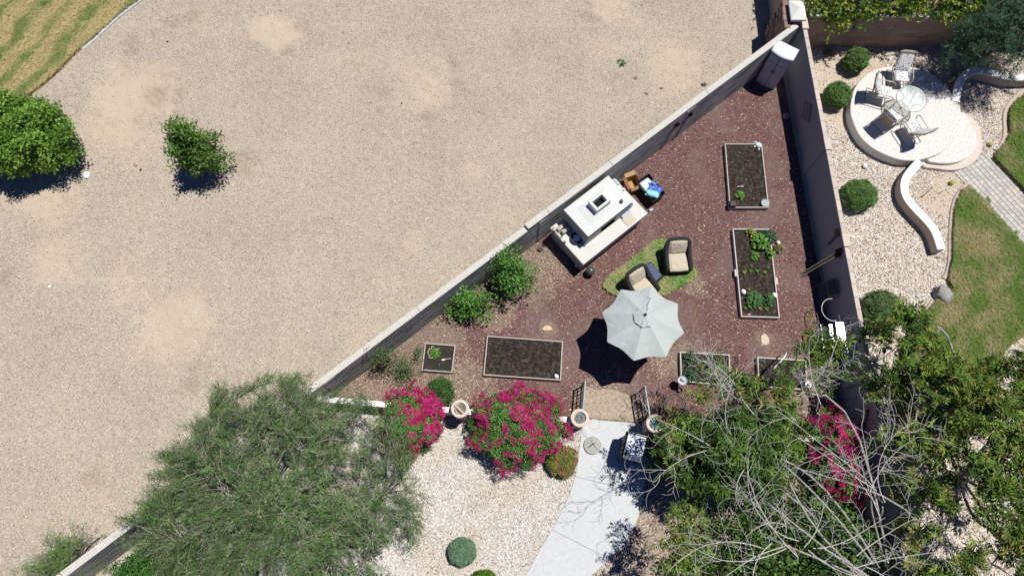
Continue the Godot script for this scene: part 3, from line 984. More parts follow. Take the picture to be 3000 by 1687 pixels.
# ---------------------------------------------------------------- raised beds
func bed_list() -> Array:
	return [
		[[Vector2(7.41, -12.24), Vector2(8.71, -12.24), Vector2(8.70, -9.81), Vector2(7.36, -9.81)], "raised timber bed of bare dark soil nearest the white cabinet"],
		[[Vector2(7.39, -9.06), Vector2(8.64, -9.05), Vector2(8.64, -5.96), Vector2(7.39, -6.00)], "longest raised timber bed, planted with vegetables along the right wall"],
		[[Vector2(-0.80, -5.38), Vector2(1.63, -5.20), Vector2(1.54, -3.93), Vector2(-0.91, -4.10)], "wide raised timber bed of bare soil with a black drip hose"],
		[[Vector2(-2.78, -5.15), Vector2(-1.79, -5.07), Vector2(-1.88, -4.18), Vector2(-2.86, -4.25)], "smallest square raised bed holding one leafy plant"],
		[[Vector2(5.33, -4.86), Vector2(6.91, -4.77), Vector2(6.85, -3.76), Vector2(5.30, -3.90)], "raised timber bed of dark green plants beside the blue rimmed bowl"],
		[[Vector2(7.77, -4.69), Vector2(9.32, -4.59), Vector2(9.23, -3.63), Vector2(7.72, -3.73)], "raised timber bed with a white hoop partly under the grey branches"],
	]

func beds() -> void:
	var wood := mat("bed_wood", Color.WHITE, 0.85, tex("bed_wood", 0.09, [lin(.32, .28, .24), lin(.42, .38, .335), lin(.50, .46, .41), lin(.57, .53, .48)], 4, 512), 1.2)
	var pale := mat("bed_wood_pale", Color.WHITE, 0.85, tex("bed_wood2", 0.09, [lin(.48, .45, .41), lin(.57, .54, .50), lin(.66, .63, .595)], 4, 512), 1.2)
	var soil := mat("bed_soil", Color.WHITE, 0.95, tex("bed_soil", 0.018, [lin(.010, .008, .007), lin(.022, .017, .014), lin(.055, .042, .033), lin(.12, .098, .078)], 6, 512), 1.6, bump("bed_n", 0.1, 6.0))
	var wet := mat("bed_soil_wet", Color.WHITE, 0.95, tex("bed_soil2", 0.05, [lin(.022, .018, .016), lin(.036, .029, .026), lin(.055, .045, .04)], 5, 512), 1.6, bump("bed_n", 0.1, 6.0))
	var f := noise(51, 1.3, 4)
	var crumb := stone_mesh(13)
	var list := bed_list()
	for bi in list.size():
		var q: Array = list[bi][0]
		var c: Vector2 = (q[0] + q[1] + q[2] + q[3]) * 0.25
		var t := thing("raised_bed", list[bi][1], "raised bed", Vector3(c.x, 0, c.y), 0.0, "raised timber garden beds")
		for i in 4:
			var p0: Vector2 = q[i] - c
			var p1: Vector2 = q[(i + 1) % 4] - c
			var d := (p1 - p0).normalized()
			var inn := -(p0 + p1).normalized()
			var mid_p := (p0 + p1) * 0.5 + inn * 0.02
			var l := p0.distance_to(p1) - (0.0 if i % 2 == 0 else 0.085)
			part(t, "board", MB.new().box(Vector3(mid_p.x, 0.1, mid_p.y), Vector3(l, 0.2, 0.034), -atan2(d.y, d.x), 0.005), pale if bi in [1, 4, 5] else wood)
		var g := MB.new()
		var N := 22
		var pt := func(u: float, v: float) -> Vector3:
			var a: Vector2 = (q[0] as Vector2).lerp(q[1], u)
			var b: Vector2 = (q[3] as Vector2).lerp(q[2], u)
			var p := a.lerp(b, v)
			return Vector3(p.x - c.x, 0.135 + f.get_noise_2d(p.x * 1.5, p.y * 1.5) * 0.05, p.y - c.y)
		for i in N:
			for j in N:
				var u0 := 0.02 + 0.96 * i / N
				var u1 := 0.02 + 0.96 * (i + 1) / N
				var v0 := 0.02 + 0.96 * j / N
				var v1 := 0.02 + 0.96 * (j + 1) / N
				g.quad(pt.call(u0, v0), pt.call(u0, v1), pt.call(u1, v1), pt.call(u1, v0))
		part(t, "soil", g, wet if bi in [3] else soil)
		var where := []
		var tints := []
		for i in int(q[0].distance_to(q[1]) * q[1].distance_to(q[2]) * (90.0 if bi == 3 else 230.0)):
			var p: Vector3 = pt.call(rng.randf_range(0.04, 0.96), rng.randf_range(0.04, 0.96))
			var s := rng.randf_range(0.012, 0.035)
			where.append(Transform3D(any_turn() * Basis.from_scale(Vector3(s * 1.5, s * 0.6, s)), p + Vector3(0, s * 0.2, 0)))
			tints.append(vary(lin(.45, .38, .30) if rng.randf() < 0.10 else lin(.06, .045, .034), 0.35))
		copies("soil_crumbs", crumb, tinted("stones", 0.9), where, tints, t)
		if bi == 1:
			for e in [[-1, 0.02], [1, 0.30]]:
				part(t, "bracket", MB.new().box(Vector3(0.66 * e[0], 0.13, e[1]), Vector3(0.06, 0.13, 0.24), 0.0, 0.006), pale)
	# black drip hose winding over the wide bed
	var hose := mat("black_hose", lin(.02, .02, .02), 0.6)
	var line := [Vector2(1.46, -4.58), Vector2(1.16, -4.84), Vector2(0.86, -4.96), Vector2(0.50, -4.87), Vector2(0.20, -4.79), Vector2(-0.09, -4.87), Vector2(-0.21, -4.99), Vector2(-0.39, -5.08), Vector2(-0.63, -5.02), Vector2(-0.69, -4.87), Vector2(-0.51, -4.80), Vector2(-0.33, -4.90), Vector2(-0.03, -4.96), Vector2(0.12, -5.02), Vector2(0.15, -4.87), Vector2(-0.03, -4.84)]
	solo("drip_hose", "thin black drip hose looping over the wide soil bed", "hose", MB.new().tube(curve3(up(line, 0.172), 4), 0.008, 5), hose)
	line = [Vector2(1.37, -4.59), Vector2(1.04, -4.56), Vector2(0.83, -4.77), Vector2(0.56, -4.80), Vector2(0.35, -4.68), Vector2(0.20, -4.55), Vector2(-0.03, -4.71), Vector2(-0.15, -4.64)]
	solo("drip_hose", "short black drip hose strand across the middle of the wide bed", "hose", MB.new().tube(curve3(up(line, 0.172), 4), 0.007, 5), hose)
	# white stones, saucers, tools in the beds
	var white := mat("white_stone", lin(.78, .77, .74), 0.85)
	for k in [[Vector3(1.400, 0.2, -4.060), "white stone in the corner of the wide bed", 0.075], [Vector3(7.543, 0.2, -6.846), "rounded white stone at the left edge of the longest bed", 0.085], [Vector3(8.541, 0.2, -6.731), "white stone at the right edge of the longest bed", 0.085], [Vector3(8.898, 0.12, -8.582), "white stone outside the longest bed by the flowering plant", 0.07]]:
		solo("white_stone", k[1], "stone", MB.new().blob(Vector3(0, 0.02, 0), Vector3(k[2] * 0.85, k[2] * 0.9, k[2] * 1.1), 0.22, int(k[2] * 900)), white, k[0] - Vector3(0, 0.02, 0), 0.5, "white stones in and by the beds")
	solo("stone_turtle", "pale blue grey turtle ornament in the upper corner of the first bed", "ornament", MB.new().blob(Vector3(0, 0.05, 0), Vector3(0.13, 0.07, 0.10), 0.05, 3).blob(Vector3(-0.15, 0.05, -0.04), Vector3(0.05, 0.035, 0.035), 0.05, 4).blob(Vector3(0.08, 0.02, 0.11), Vector3(0.04, 0.02, 0.04), 0.05, 5).blob(Vector3(-0.08, 0.02, 0.1), Vector3(0.04, 0.02, 0.04), 0.05, 6), mat("turtle", lin(.50, .58, .60), 0.7), Vector3(8.586, 0.15, -12.175), -0.6)
	solo("coiled_saucer", "grey blue spiral patterned disc at the lower corner of the first bed", "saucer", MB.new().lathe([Vector2(0.14, 0), Vector2(0.145, 0.02), Vector2(0.12, 0.028), Vector2(0.11, 0.02), Vector2(0.09, 0.028), Vector2(0.075, 0.02), Vector2(0.055, 0.028), Vector2(0.04, 0.02), Vector2(0, 0.026)], 28), mat("saucer", lin(.27, .33, .35), 0.5), Vector3(8.577, 0.205, -9.978))
	solo("planter_cube", "small black square pot at the lower left corner of the first bed", "pot", MB.new().box(Vector3(0, 0.06, 0), Vector3(0.21, 0.14, 0.19), 0.0, 0.01), mat("black_plastic", lin(.012, .012, .013), 0.5), Vector3(7.459, 0.2, -9.919))
	solo("hand_fork", "small pale hand fork lying on the soil of the first bed", "tool", MB.new().tube([Vector3(-.1, .02, 0), Vector3(.03, .02, 0)], 0.014).tube([Vector3(.03, .02, 0), Vector3(.12, .02, -.03)], 0.007).tube([Vector3(.03, .02, 0), Vector3(.13, .02, 0)], 0.007).tube([Vector3(.03, .02, 0), Vector3(.12, .02, .03)], 0.007), mat("pale_metal", lin(.6, .58, .52), 0.6), Vector3(7.795, 0.15, -10.614), 0.1)
	var red := thing("hand_rake", "red handled hand rake at the lower end of the longest bed", "tool", Vector3(7.581, 0.17, -6.087), 0.02)
	part(red, "handle", MB.new().tube([Vector3(-.13, 0.01, 0), Vector3(.02, 0.01, 0)], 0.016), mat("red_plastic", lin(.45, .02, .025), 0.5))
	part(red, "tines", MB.new().tube([Vector3(.02, .01, 0), Vector3(.13, .01, -.025)], 0.006).tube([Vector3(.02, .01, 0), Vector3(.14, .01, 0.0)], 0.006).tube([Vector3(.02, .01, 0), Vector3(.13, .01, .025)], 0.006), mat("pale_metal", lin(.6, .58, .52)))
	solo("white_trowel", "white hand trowel lying in the smallest bed", "tool", MB.new().tube([Vector3(-.1, .01, .02), Vector3(.1, .012, -.01)], 0.01).boxb(Vector3(-.14, .012, .03), Vector3(.11, .008, .05), Basis(Vector3.UP, 0.15)), mat("pale_metal", lin(.6, .58, .52)), Vector3(-2.033, 0.17, -4.631))
	# white hoop of pipe in the last bed, and the white drum
	var arc := []
	for k in 13:
		var a := PI * k / 12.0
		arc.append(Vector3(-cos(a) * 0.42, sin(a) * 0.75 + 0.1, cos(a) * 0.42))
	solo("pipe_hoop", "white plastic pipe hoop arching over the bed with the drum", "hoop", MB.new().tube(arc, 0.022, 8), mat("white_pvc", lin(.78, .77, .75), 0.5), Vector3(8.198, 0.1, -4.378))
	solo("pipe_post", "short white plastic pipe standing behind the hooped bed", "pipe", MB.new().tube([Vector3(0, 0, 0.05), Vector3(0.0, 0.45, 0), Vector3(0.0, 0.8, -0.02)], 0.02, 8), mat("white_pvc", lin(.78, .77, .75)), Vector3(9.524, 0, -4.228))
	var drum := thing("white_roll", "white roll standing on end in the corner of the hooped bed", "roll", Vector3(9.178, 0.15, -3.762))
	part(drum, "roll", MB.new().lathe([Vector2(0.10, 0), Vector2(0.11, 0.3), Vector2(0.10, 0.32), Vector2(0.045, 0.32), Vector2(0.035, 0.24), Vector2(0, 0.24)], 24), mat("white_pvc", lin(.78, .77, .75)))
	part(drum, "core", MB.new().lathe([Vector2(0.034, 0.245), Vector2(0.0, 0.25)], 12), mat("black_plastic", lin(.012, .012, .013)))
	solo("teal_pot", "small teal pot at the lower left corner of the hooped bed", "pot", MB.new().lathe([Vector2(0.04, 0), Vector2(0.06, 0.1), Vector2(0.052, 0.105), Vector2(0.04, 0.05), Vector2(0, 0.05)], 16), mat("teal", lin(.03, .16, .18), 0.5), Vector3(7.874, 0.15, -3.834))

# ---------------------------------------------------------------- outdoor fireplace with its counter
func hearth() -> void:
	var turn := deg_to_rad(39.3)
	var t := thing("outdoor_fireplace", "pale concrete outdoor fireplace with a square flue and wraparound counter", "fireplace", Vector3(2.84, 0, -9.05), turn)
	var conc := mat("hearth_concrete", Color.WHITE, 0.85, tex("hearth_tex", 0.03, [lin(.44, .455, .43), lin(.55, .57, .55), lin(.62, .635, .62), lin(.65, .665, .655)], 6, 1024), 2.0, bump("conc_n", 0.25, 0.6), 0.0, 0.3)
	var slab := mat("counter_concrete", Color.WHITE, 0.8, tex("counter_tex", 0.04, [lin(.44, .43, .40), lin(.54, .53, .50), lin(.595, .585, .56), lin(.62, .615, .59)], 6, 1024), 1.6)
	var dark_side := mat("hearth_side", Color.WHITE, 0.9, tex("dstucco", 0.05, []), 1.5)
	# local x runs along the wall up to the right, z towards the garden
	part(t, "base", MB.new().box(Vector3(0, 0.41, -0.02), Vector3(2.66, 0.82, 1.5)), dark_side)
	part(t, "counter", MB.new().box(Vector3(0, 0.86, 0), Vector3(2.80, 0.09, 1.64), 0.0, 0.015), slab)
	# body: footprint worked out from its top
	var cx := 0.03
	var cz := -0.21
	var w := 1.86
	var dz := 1.15
	var body := MB.new()
	var y0 := 0.9
	var y1 := 1.62
	# side cheeks, back and lintel leave the firebox open to the front
	body.box(Vector3(cx - w * 0.5 + 0.30, (y0 + y1) * 0.5, cz), Vector3(0.60, y1 - y0, dz))
	body.box(Vector3(cx + w * 0.5 - 0.30, (y0 + y1) * 0.5, cz), Vector3(0.60, y1 - y0, dz))
	body.box(Vector3(cx, (y0 + y1) * 0.5, cz - dz * 0.5 + 0.1), Vector3(w - 1.2, y1 - y0, 0.2))
	body.box(Vector3(cx, y1 - 0.12, cz + 0.1), Vector3(w - 1.2, 0.24, dz - 0.2))
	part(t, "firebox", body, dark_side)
	# hood: flat brim rising to the flue
	var hood := MB.new()
	var ring := func(hw: float, hd: float, y: float) -> Array:
		return [Vector3(cx - hw, y, cz + hd), Vector3(cx + hw, y, cz + hd), Vector3(cx + hw, y, cz - hd), Vector3(cx - hw, y, cz - hd)]
	var rs := [ring.call(w * 0.5, dz * 0.5, 1.62), ring.call(w * 0.5 + 0.012, dz * 0.5 + 0.012, 1.625), ring.call(w * 0.5 + 0.012, dz * 0.5 + 0.012, 1.675), ring.call(w * 0.5, dz * 0.5, 1.685), ring.call(0.62, 0.36, 1.70), ring.call(0.27, 0.18, 1.79)]
	for r in rs.size() - 1:
		for i in 4:
			var j := (i + 1) % 4
			hood.quad(rs[r][i], rs[r][j], rs[r + 1][j], rs[r + 1][i])
	hood.quad(rs[-1][0], rs[-1][1], rs[-1][2], rs[-1][3])
	part(t, "hood", hood, conc)
	var flue := MB.new()
	for s in [[0, 0.165, 0.58, 0.08], [0, -0.165, 0.58, 0.08]]:
		flue.box(Vector3(cx, 1.89, cz + s[1]), Vector3(s[2], 0.30, s[3]), 0.0, 0.006)
	for s in [-1, 1]:
		flue.box(Vector3(cx + s * 0.245, 1.889, cz), Vector3(0.09, 0.30, 0.25), 0.0, 0.006)
	part(t, "flue", flue, conc)
	part(t, "flue_throat", MB.new().box(Vector3(cx, 1.80, cz), Vector3(0.40, 0.02, 0.25)), mat("soot", lin(.008, .008, .008), 0.95))
	part(t, "firebox_lining", MB.new().box(Vector3(cx, 0.912, cz + 0.1), Vector3(w - 1.22, 0.02, dz - 0.22)), mat("soot", lin(.008, .008, .008)))
	# things standing on it
	var blue := mat("navy_enamel", lin(.025, .035, .06), 0.25, null, 1.0, null, 0.0, 0.5)
	var bowl := thing("enamel_bowl", "dark blue enamel basin on the counter's left end", "bowl", Vector3(2.079, 0.93, -8.399))
	part(bowl, "basin", MB.new().lathe([Vector2(0.13, 0), Vector2(0.19, 0.07), Vector2(0.205, 0.10), Vector2(0.195, 0.10), Vector2(0.17, 0.03), Vector2(0, 0.025)], 28), blue)
	solo("white_plate", "white plate lying in the dark blue basin", "plate", MB.new().lathe([Vector2(0, 0.05), Vector2(0.08, 0.05), Vector2(0.115, 0.075), Vector2(0.11, 0.08), Vector2(0.08, 0.062), Vector2(0, 0.062)], 28), mat("china", lin(.75, .78, .82), 0.3), Vector3(2.079, 0.93, -8.399))
	for k in [[Vector3(2.349, 0.91, -8.212), "pale blue tumbler beside the blue basin"], [Vector3(3.901, 0.91, -9.562), "pale blue tumbler beside the picture tile"]]:
		solo("blue_tumbler", k[1], "tumbler", MB.new().lathe([Vector2(0.045, 0), Vector2(0.055, 0.12), Vector2(0.048, 0.122), Vector2(0.04, 0.03), Vector2(0, 0.03)], 20), mat("blue_glaze", lin(.30, .50, .55), 0.3), k[0], 0.0, "blue tumblers on the counter")
	for k in [[Vector3(2.622, 0.91, -8.228), "upper of two faint glass rings on the counter"], [Vector3(2.512, 0.91, -8.121), "lower of two faint glass rings on the counter"]]:
		solo("glass_coaster", k[1], "coaster", MB.new().lathe([Vector2(0.048, 0), Vector2(0.05, 0.006), Vector2(0.042, 0.008), Vector2(0.036, 0.004), Vector2(0, 0.004)], 20), mat("coaster", lin(.56, .53, .46), 0.5), k[0], 0.0, "glass rings on the counter")
	var logs := thing("log_rack", "small iron rack of three split logs at the counter's back corner", "log rack", Vector3(1.662, 0.92, -8.729), deg_to_rad(39))
	var iron := mat("rust_iron", lin(.10, .06, .05), 0.8)
	part(logs, "rack", MB.new().tube([Vector3(-.22, .02, .2), Vector3(-.22, .12, .2), Vector3(-.22, .12, -.2), Vector3(-.22, .02, -.2)], 0.012).tube([Vector3(.22, .02, .2), Vector3(.22, .12, .2), Vector3(.22, .12, -.2), Vector3(.22, .02, -.2)], 0.012).tube([Vector3(-.25, .02, .15), Vector3(.25, .02, .15)], 0.01).tube([Vector3(-.25, .02, -.15), Vector3(.25, .02, -.15)], 0.01), iron)
	var lm := mat("split_log", Color.WHITE, 0.9, tex("bed_wood", 0.09, []), 0.5)
	for i in 3:
		part(logs, "log", MB.new().boxb(Vector3([0.0, 0.02, -0.25][i], 0.09, [-0.09, 0.09, -0.16][i]), Vector3([0.36, 0.3, 0.13][i], 0.12, 0.12), Basis.from_euler(Vector3(0.5, [0.05, -0.1, 0.4][i], 0)), 0.03), lm)
	solo("salt_shaker", "small white jar by the basin at the counter edge", "jar", MB.new().lathe([Vector2(0.045, 0), Vector2(0.045, 0.09), Vector2(0.03, 0.1), Vector2(0.03, 0.12), Vector2(0, 0.12)], 16), mat("china", lin(.75, .78, .82)), Vector3(1.720, 0.92, -8.305))
	solo("stone_owl", "small dark round stone figure on the fireplace hood", "ornament", MB.new().blob(Vector3(0, 0.055, 0), Vector3(0.06, 0.07, 0.06), 0.15, 8).blob(Vector3(0, 0.14, 0), Vector3(0.04, 0.04, 0.04), 0.15, 9), mat("owl", lin(.17, .16, .15), 0.8, tex("concrete", 0.05, []), 0.2), Vector3(3.454, 1.685, -9.348))
	solo("picture_tile", "pale blue patterned tile leaning on the fireplace front", "tile", MB.new().boxb(Vector3(0, 0.11, 0), Vector3(0.38, 0.24, 0.015), Basis(Vector3.RIGHT, -0.9)), mat("tile_blue", Color.WHITE, 0.35, tex("tile_tex", 0.12, [lin(.20, .26, .38), lin(.48, .55, .66), lin(.60, .64, .70), lin(.62, .66, .72)], 3, 128), 0.5), Vector3(3.702, 0.91, -9.278), turn)
	solo("paper_sheet", "tan crumpled paper sheet lying on the counter's right half", "paper", MB.new().cushion(Vector3(0, 0.012, 0), Vector3(0.38, 0.02, 0.34), Basis(), 0.3, 5), mat("kraft", lin(.50, .43, .33), 0.9), Vector3(3.800, 0.91, -9.079), turn + 0.05)
	solo("spray_can", "pale blue box at the counter's right corner", "box", MB.new().box(Vector3(0, 0.05, 0), Vector3(0.13, 0.1, 0.09), 0.2, 0.01), mat("pale_blue_box", lin(.35, .45, .55), 0.5), Vector3(4.730, 0, -9.791), 0.3)
	var jars := [[Vector3(3.625, 0.92, -10.318), lin(.45, .05, .07), "red handled trowel hanging over the counter's far end"], [Vector3(3.682, 0.92, -10.199), lin(.6, .55, .55), "white mug at the counter's far end"], [Vector3(3.443, 0.92, -10.421), lin(.30, .50, .60), "pale blue book at the counter's back"]]
	solo("red_trowel", jars[0][2], "tool", MB.new().tube([Vector3(-.08, .02, .03), Vector3(.1, .02, -.06)], 0.014), mat("red_plastic", lin(.45, .02, .025)), Vector3(3.716, 0.92, -10.250))
	solo("white_mug", jars[1][2], "mug", MB.new().lathe([Vector2(0.035, 0), Vector2(0.04, 0.08), Vector2(0.034, 0.082), Vector2(0.03, 0.02), Vector2(0, 0.02)], 16), mat("china", lin(.75, .78, .82)), Vector3(3.694, 0.92, -10.131))
	solo("blue_book", jars[2][2], "book", MB.new().box(Vector3(0, 0.02, 0), Vector3(0.22, 0.035, 0.09), 0.0, 0.004), mat("pale_blue_box", lin(.35, .45, .55)), Vector3(3.474, 0.92, -10.404), turn - 1.57)
	# cardboard box
	var bx := thing("cardboard_box", "open empty cardboard box between the counter and the cart", "box", Vector3(4.222, 0, -10.830) + Vector3(-0.1, 0, 0.15), deg_to_rad(22))
	var card := mat("cardboard", Color.WHITE, 0.9, tex("card", 0.04, [lin(.36, .21, .10), lin(.43, .26, .13), lin(.47, .29, .15)], 3, 256), 0.8)
	for s in [-1, 1]:
		part(bx, "side", MB.new().box(Vector3(0.20 * s, 0.24, 0), Vector3(0.008, 0.4, 0.42)), card)
		part(bx, "side", MB.new().box(Vector3(0, 0.24, 0.21 * s), Vector3(0.408, 0.4, 0.008)), card)
	part(bx, "bottom", MB.new().box(Vector3(0, 0.045, 0), Vector3(0.4, 0.012, 0.41)), card)
	part(bx, "flap", MB.new().boxb(Vector3(-0.02, 0.475, -0.275), Vector3(0.38, 0.006, 0.15), Basis(Vector3.RIGHT, 0.35)), card)
	part(bx, "flap", MB.new().boxb(Vector3(0.0, 0.40, 0.25), Vector3(0.40, 0.006, 0.12), Basis(Vector3.RIGHT, 0.9)), card)
	part(bx, "flap", MB.new().boxb(Vector3(-0.24, 0.40, 0), Vector3(0.11, 0.006, 0.40), Basis(Vector3.BACK, 0.8)), card)
	# mesh cart with blue bags
	var ct := thing("garden_cart", "black wire garden cart loaded with bright blue bags", "cart", Vector3(4.68, 0, -10.42), deg_to_rad(-55))
	var wire := mat("black_steel", lin(.015, .015, .017), 0.45, null, 1.0, null, 0.6)
	part(ct, "bed_pan", MB.new().box(Vector3(0, 0.27, 0), Vector3(0.86, 0.03, 0.48)), wire)
	for s in [-1, 1]:
		part(ct, "side_panel", MB.new().box(Vector3(0, 0.40, 0.24 * s), Vector3(0.86, 0.22, 0.012)), wire)
		part(ct, "end_panel", MB.new().box(Vector3(0.43 * s, 0.40, 0), Vector3(0.012, 0.22, 0.48)), wire)
		part(ct, "top_rail", MB.new().tube([Vector3(-.44, .52, .25 * s), Vector3(.44, .52, .25 * s)], 0.014), wire)
		part(ct, "top_rail", MB.new().tube([Vector3(.44 * s, .52, -.25), Vector3(.44 * s, .52, .25)], 0.014), wire)
		for e in [-1, 1]:
			var wh := part(ct, "wheel", MB.new().lathe([Vector2(0.02, -0.03), Vector2(0.09, -0.03), Vector2(0.12, -0.02), Vector2(0.12, 0.02), Vector2(0.09, 0.03), Vector2(0.02, 0.03)], 18), mat("tyre", lin(.02, .02, .02), 0.8))
			wh.position = Vector3(0.3 * e, 0.12, 0.22 * s)
			wh.rotation.x = PI * 0.5
			part(wh, "hub", MB.new().lathe([Vector2(0.0, -0.034), Vector2(0.045, -0.034), Vector2(0.045, 0.034), Vector2(0.0, 0.034)], 12), mat("dull_tube", lin(.14, .17, .19), 0.4, null, 1.0, null, 0.6))
	part(ct, "handle", MB.new().tube(curve3([Vector3(-.44, .25, .1), Vector3(-.58, .34, .05), Vector3(-.62, .5, 0), Vector3(-.58, .58, -.12)], 4), 0.012), wire)
	var bags := [[Vector3(-.18, .48, .06), Vector3(.36, .15, .42), lin(.62, .74, .82), "white and blue bag at the head of the cart"], [Vector3(.12, .50, -.09), Vector3(.48, .14, .26), lin(.025, .10, .60), "deep blue bag on the right side of the cart"], [Vector3(.20, .49, .10), Vector3(.46, .14, .24), lin(.25, .62, .78), "turquoise bag on the left side of the cart"], [Vector3(-.02, .52, -.02), Vector3(.30, .12, .30), lin(.03, .12, .50), "small royal blue bag amid the cart load"]]
	for i in bags.size():
		var g := solo("blue_bag", bags[i][3], "bag", MB.new().cushion(Vector3.ZERO, bags[i][1], Basis.from_euler(Vector3(0.1, 0.3 * i, 0.12)), 0.35, i + 2), mat("bag%d" % i, Color.WHITE, 0.35, tex("bagtex%d" % i, 0.03, [bags[i][2] * 0.5, bags[i][2], bags[i][2].lerp(lin(.75, .85, .9), 0.6)], 3, 256), 0.5), Vector3.ZERO, 0.0, "bags in the garden cart")
		g.position = ct.transform * (bags[i][0] as Vector3)
		g.rotation.y = ct.rotation.y
	var jug := solo("glass_jug", "round clear jug on top of the blue bags", "jug", MB.new().lathe([Vector2(0.05, 0), Vector2(0.09, 0.06), Vector2(0.09, 0.1), Vector2(0.078, 0.1), Vector2(0.078, 0.06), Vector2(0.04, 0.015), Vector2(0, 0.015)], 20), mat("jug_glass", lin(.22, .32, .38), 0.15), Vector3.ZERO)
	jug.position = ct.transform * Vector3(-.04, .56, -.14)
	# gazing ball
	var gb := thing("gazing_ball", "dark grey gazing ball on a low stand by the counter corner", "ornament", Vector3(2.572, 0, -7.526))
	part(gb, "stand", MB.new().lathe([Vector2(0.10, 0), Vector2(0.08, 0.06), Vector2(0.06, 0.13), Vector2(0.09, 0.17)], 20), mat("rust_iron", lin(.10, .06, .05)))
	part(gb, "ball", MB.new().blob(Vector3(0, 0.30, 0), Vector3(0.155, 0.155, 0.155), 0.0, 1, 28, 18), mat("ball", Color.WHITE, 0.35, tex("ball_tex", 0.05, [lin(.05, .06, .065), lin(.09, .10, .105), lin(.17, .18, .185)], 5, 256), 0.4, null, 0.3))
	solo("white_card", "small white card leaning at the counter foot", "card", MB.new().boxb(Vector3(0, 0.08, 0), Vector3(0.17, 0.006, 0.12), Basis.from_euler(Vector3(0.5, 0.4, 0.2))), mat("china", lin(.75, .78, .82)), Vector3(2.175, 0, -7.806))
	for k in [[Vector3(0.928, 0, -8.358), 0.10, "dark rock at the shaded foot of the wall by the hearth"], [Vector3(1.072, 0, -8.534), 0.08, "smaller dark rock beside the hearth"]]:
		solo("dark_rock", k[2], "stone", MB.new().blob(Vector3(0, 0.04, 0), Vector3(k[1], 0.07, k[1] * 0.8), 0.3, 5), mat("dark_rock", lin(.07, .06, .055), 0.9), k[0], 0.0, "rocks by the hearth")

# ---------------------------------------------------------------- seats, table, parasol
func wicker_chair(label: String, at: Vector3, turn: float) -> void:
	var t := thing("wicker_armchair", label, "armchair", at, turn, "wicker armchairs on the turf")
	t.scale = Vector3(1.04, 1.16, 1.04)
	var wick := mat("wicker", Color.WHITE, 0.6, tex("wicker_tex", 0.2, [lin(.012, .012, .013), lin(.025, .025, .026), lin(.05, .05, .05)], 2, 256, FastNoiseLite.TYPE_CELLULAR), 0.25, bump("wicker_n", 0.2, 5.0, 1, 256, FastNoiseLite.TYPE_CELLULAR), 0.0, 0.4)
	var cloth := mat("cushion_cloth", Color.WHITE, 0.9, tex("cloth_tex", 0.05, [lin(.40, .35, .26), lin(.50, .44, .345), lin(.55, .49, .39)], 5, 256), 0.8)
	# shell: arms and back in one sweep round a U
	var line := curve3([Vector3(-.36, .50, .44), Vector3(-.37, .57, .28), Vector3(-.365, .60, .02), Vector3(-.36, .70, -.22), Vector3(-.32, .83, -.40), Vector3(-.14, .86, -.45), Vector3(.14, .86, -.45), Vector3(.32, .83, -.40), Vector3(.36, .70, -.22), Vector3(.365, .60, .02), Vector3(.37, .57, .28), Vector3(.36, .50, .44)], 4)
	var shell := MB.new()
	var rows := []
	for i in line.size():
		var d: Vector3 = line[mini(i + 1, line.size() - 1)] - line[maxi(i - 1, 0)]
		var o := Vector3(-d.z, 0, d.x).normalized()
		if o.dot(line[i] - Vector3(0, line[i].y, 0.1)) < 0.0:
			o = -o
		var p: Vector3 = line[i]
		var b := Vector3(p.x, 0.06, p.z)
		var k := 0.06
		rows.append([b - o * k * 0.6, p - o * k - Vector3(0, 0.05, 0), p - o * k * 0.7 - Vector3(0, 0.012, 0), p, p + o * k * 0.7 - Vector3(0, 0.012, 0), p + o * k - Vector3(0, 0.05, 0), b + o * k * 0.5])
	for i in rows.size() - 1:
		for k in 6:
			shell.quad(rows[i][k], rows[i][k + 1], rows[i + 1][k + 1], rows[i + 1][k])
	for e in [0, rows.size() - 1]:
		for k in range(1, 6):
			shell.tri(rows[e][0], rows[e][k], rows[e][k + 1])
	part(t, "wicker_shell", shell, wick)
	part(t, "seat_base", MB.new().box(Vector3(0, 0.19, 0.05), Vector3(0.66, 0.26, 0.78)), wick)
	for sx in [-1, 1]:
		for sz in [-0.36, 0.40]:
			part(t, "leg", MB.new().box(Vector3(0.32 * sx, 0.03, sz), Vector3(0.06, 0.06, 0.06)), wick)
	var seat := part(t, "seat_cushion", MB.new().cushion(Vector3(0, 0.39, 0.12), Vector3(0.60, 0.15, 0.70), Basis(), 0.25, 4), cloth)
	part(seat, "piping", MB.new().tube([Vector3(-.285, .40, -.21), Vector3(-.285, .40, .455), Vector3(.285, .40, .455), Vector3(.285, .40, -.21)], 0.009, 5), mat("piping", lin(.30, .26, .2), 0.9))
	part(t, "back_cushion", MB.new().cushion(Vector3(0, 0.62, -0.27), Vector3(0.58, 0.15, 0.46), Basis(Vector3.RIGHT, 0.95), 0.3, 7), cloth)

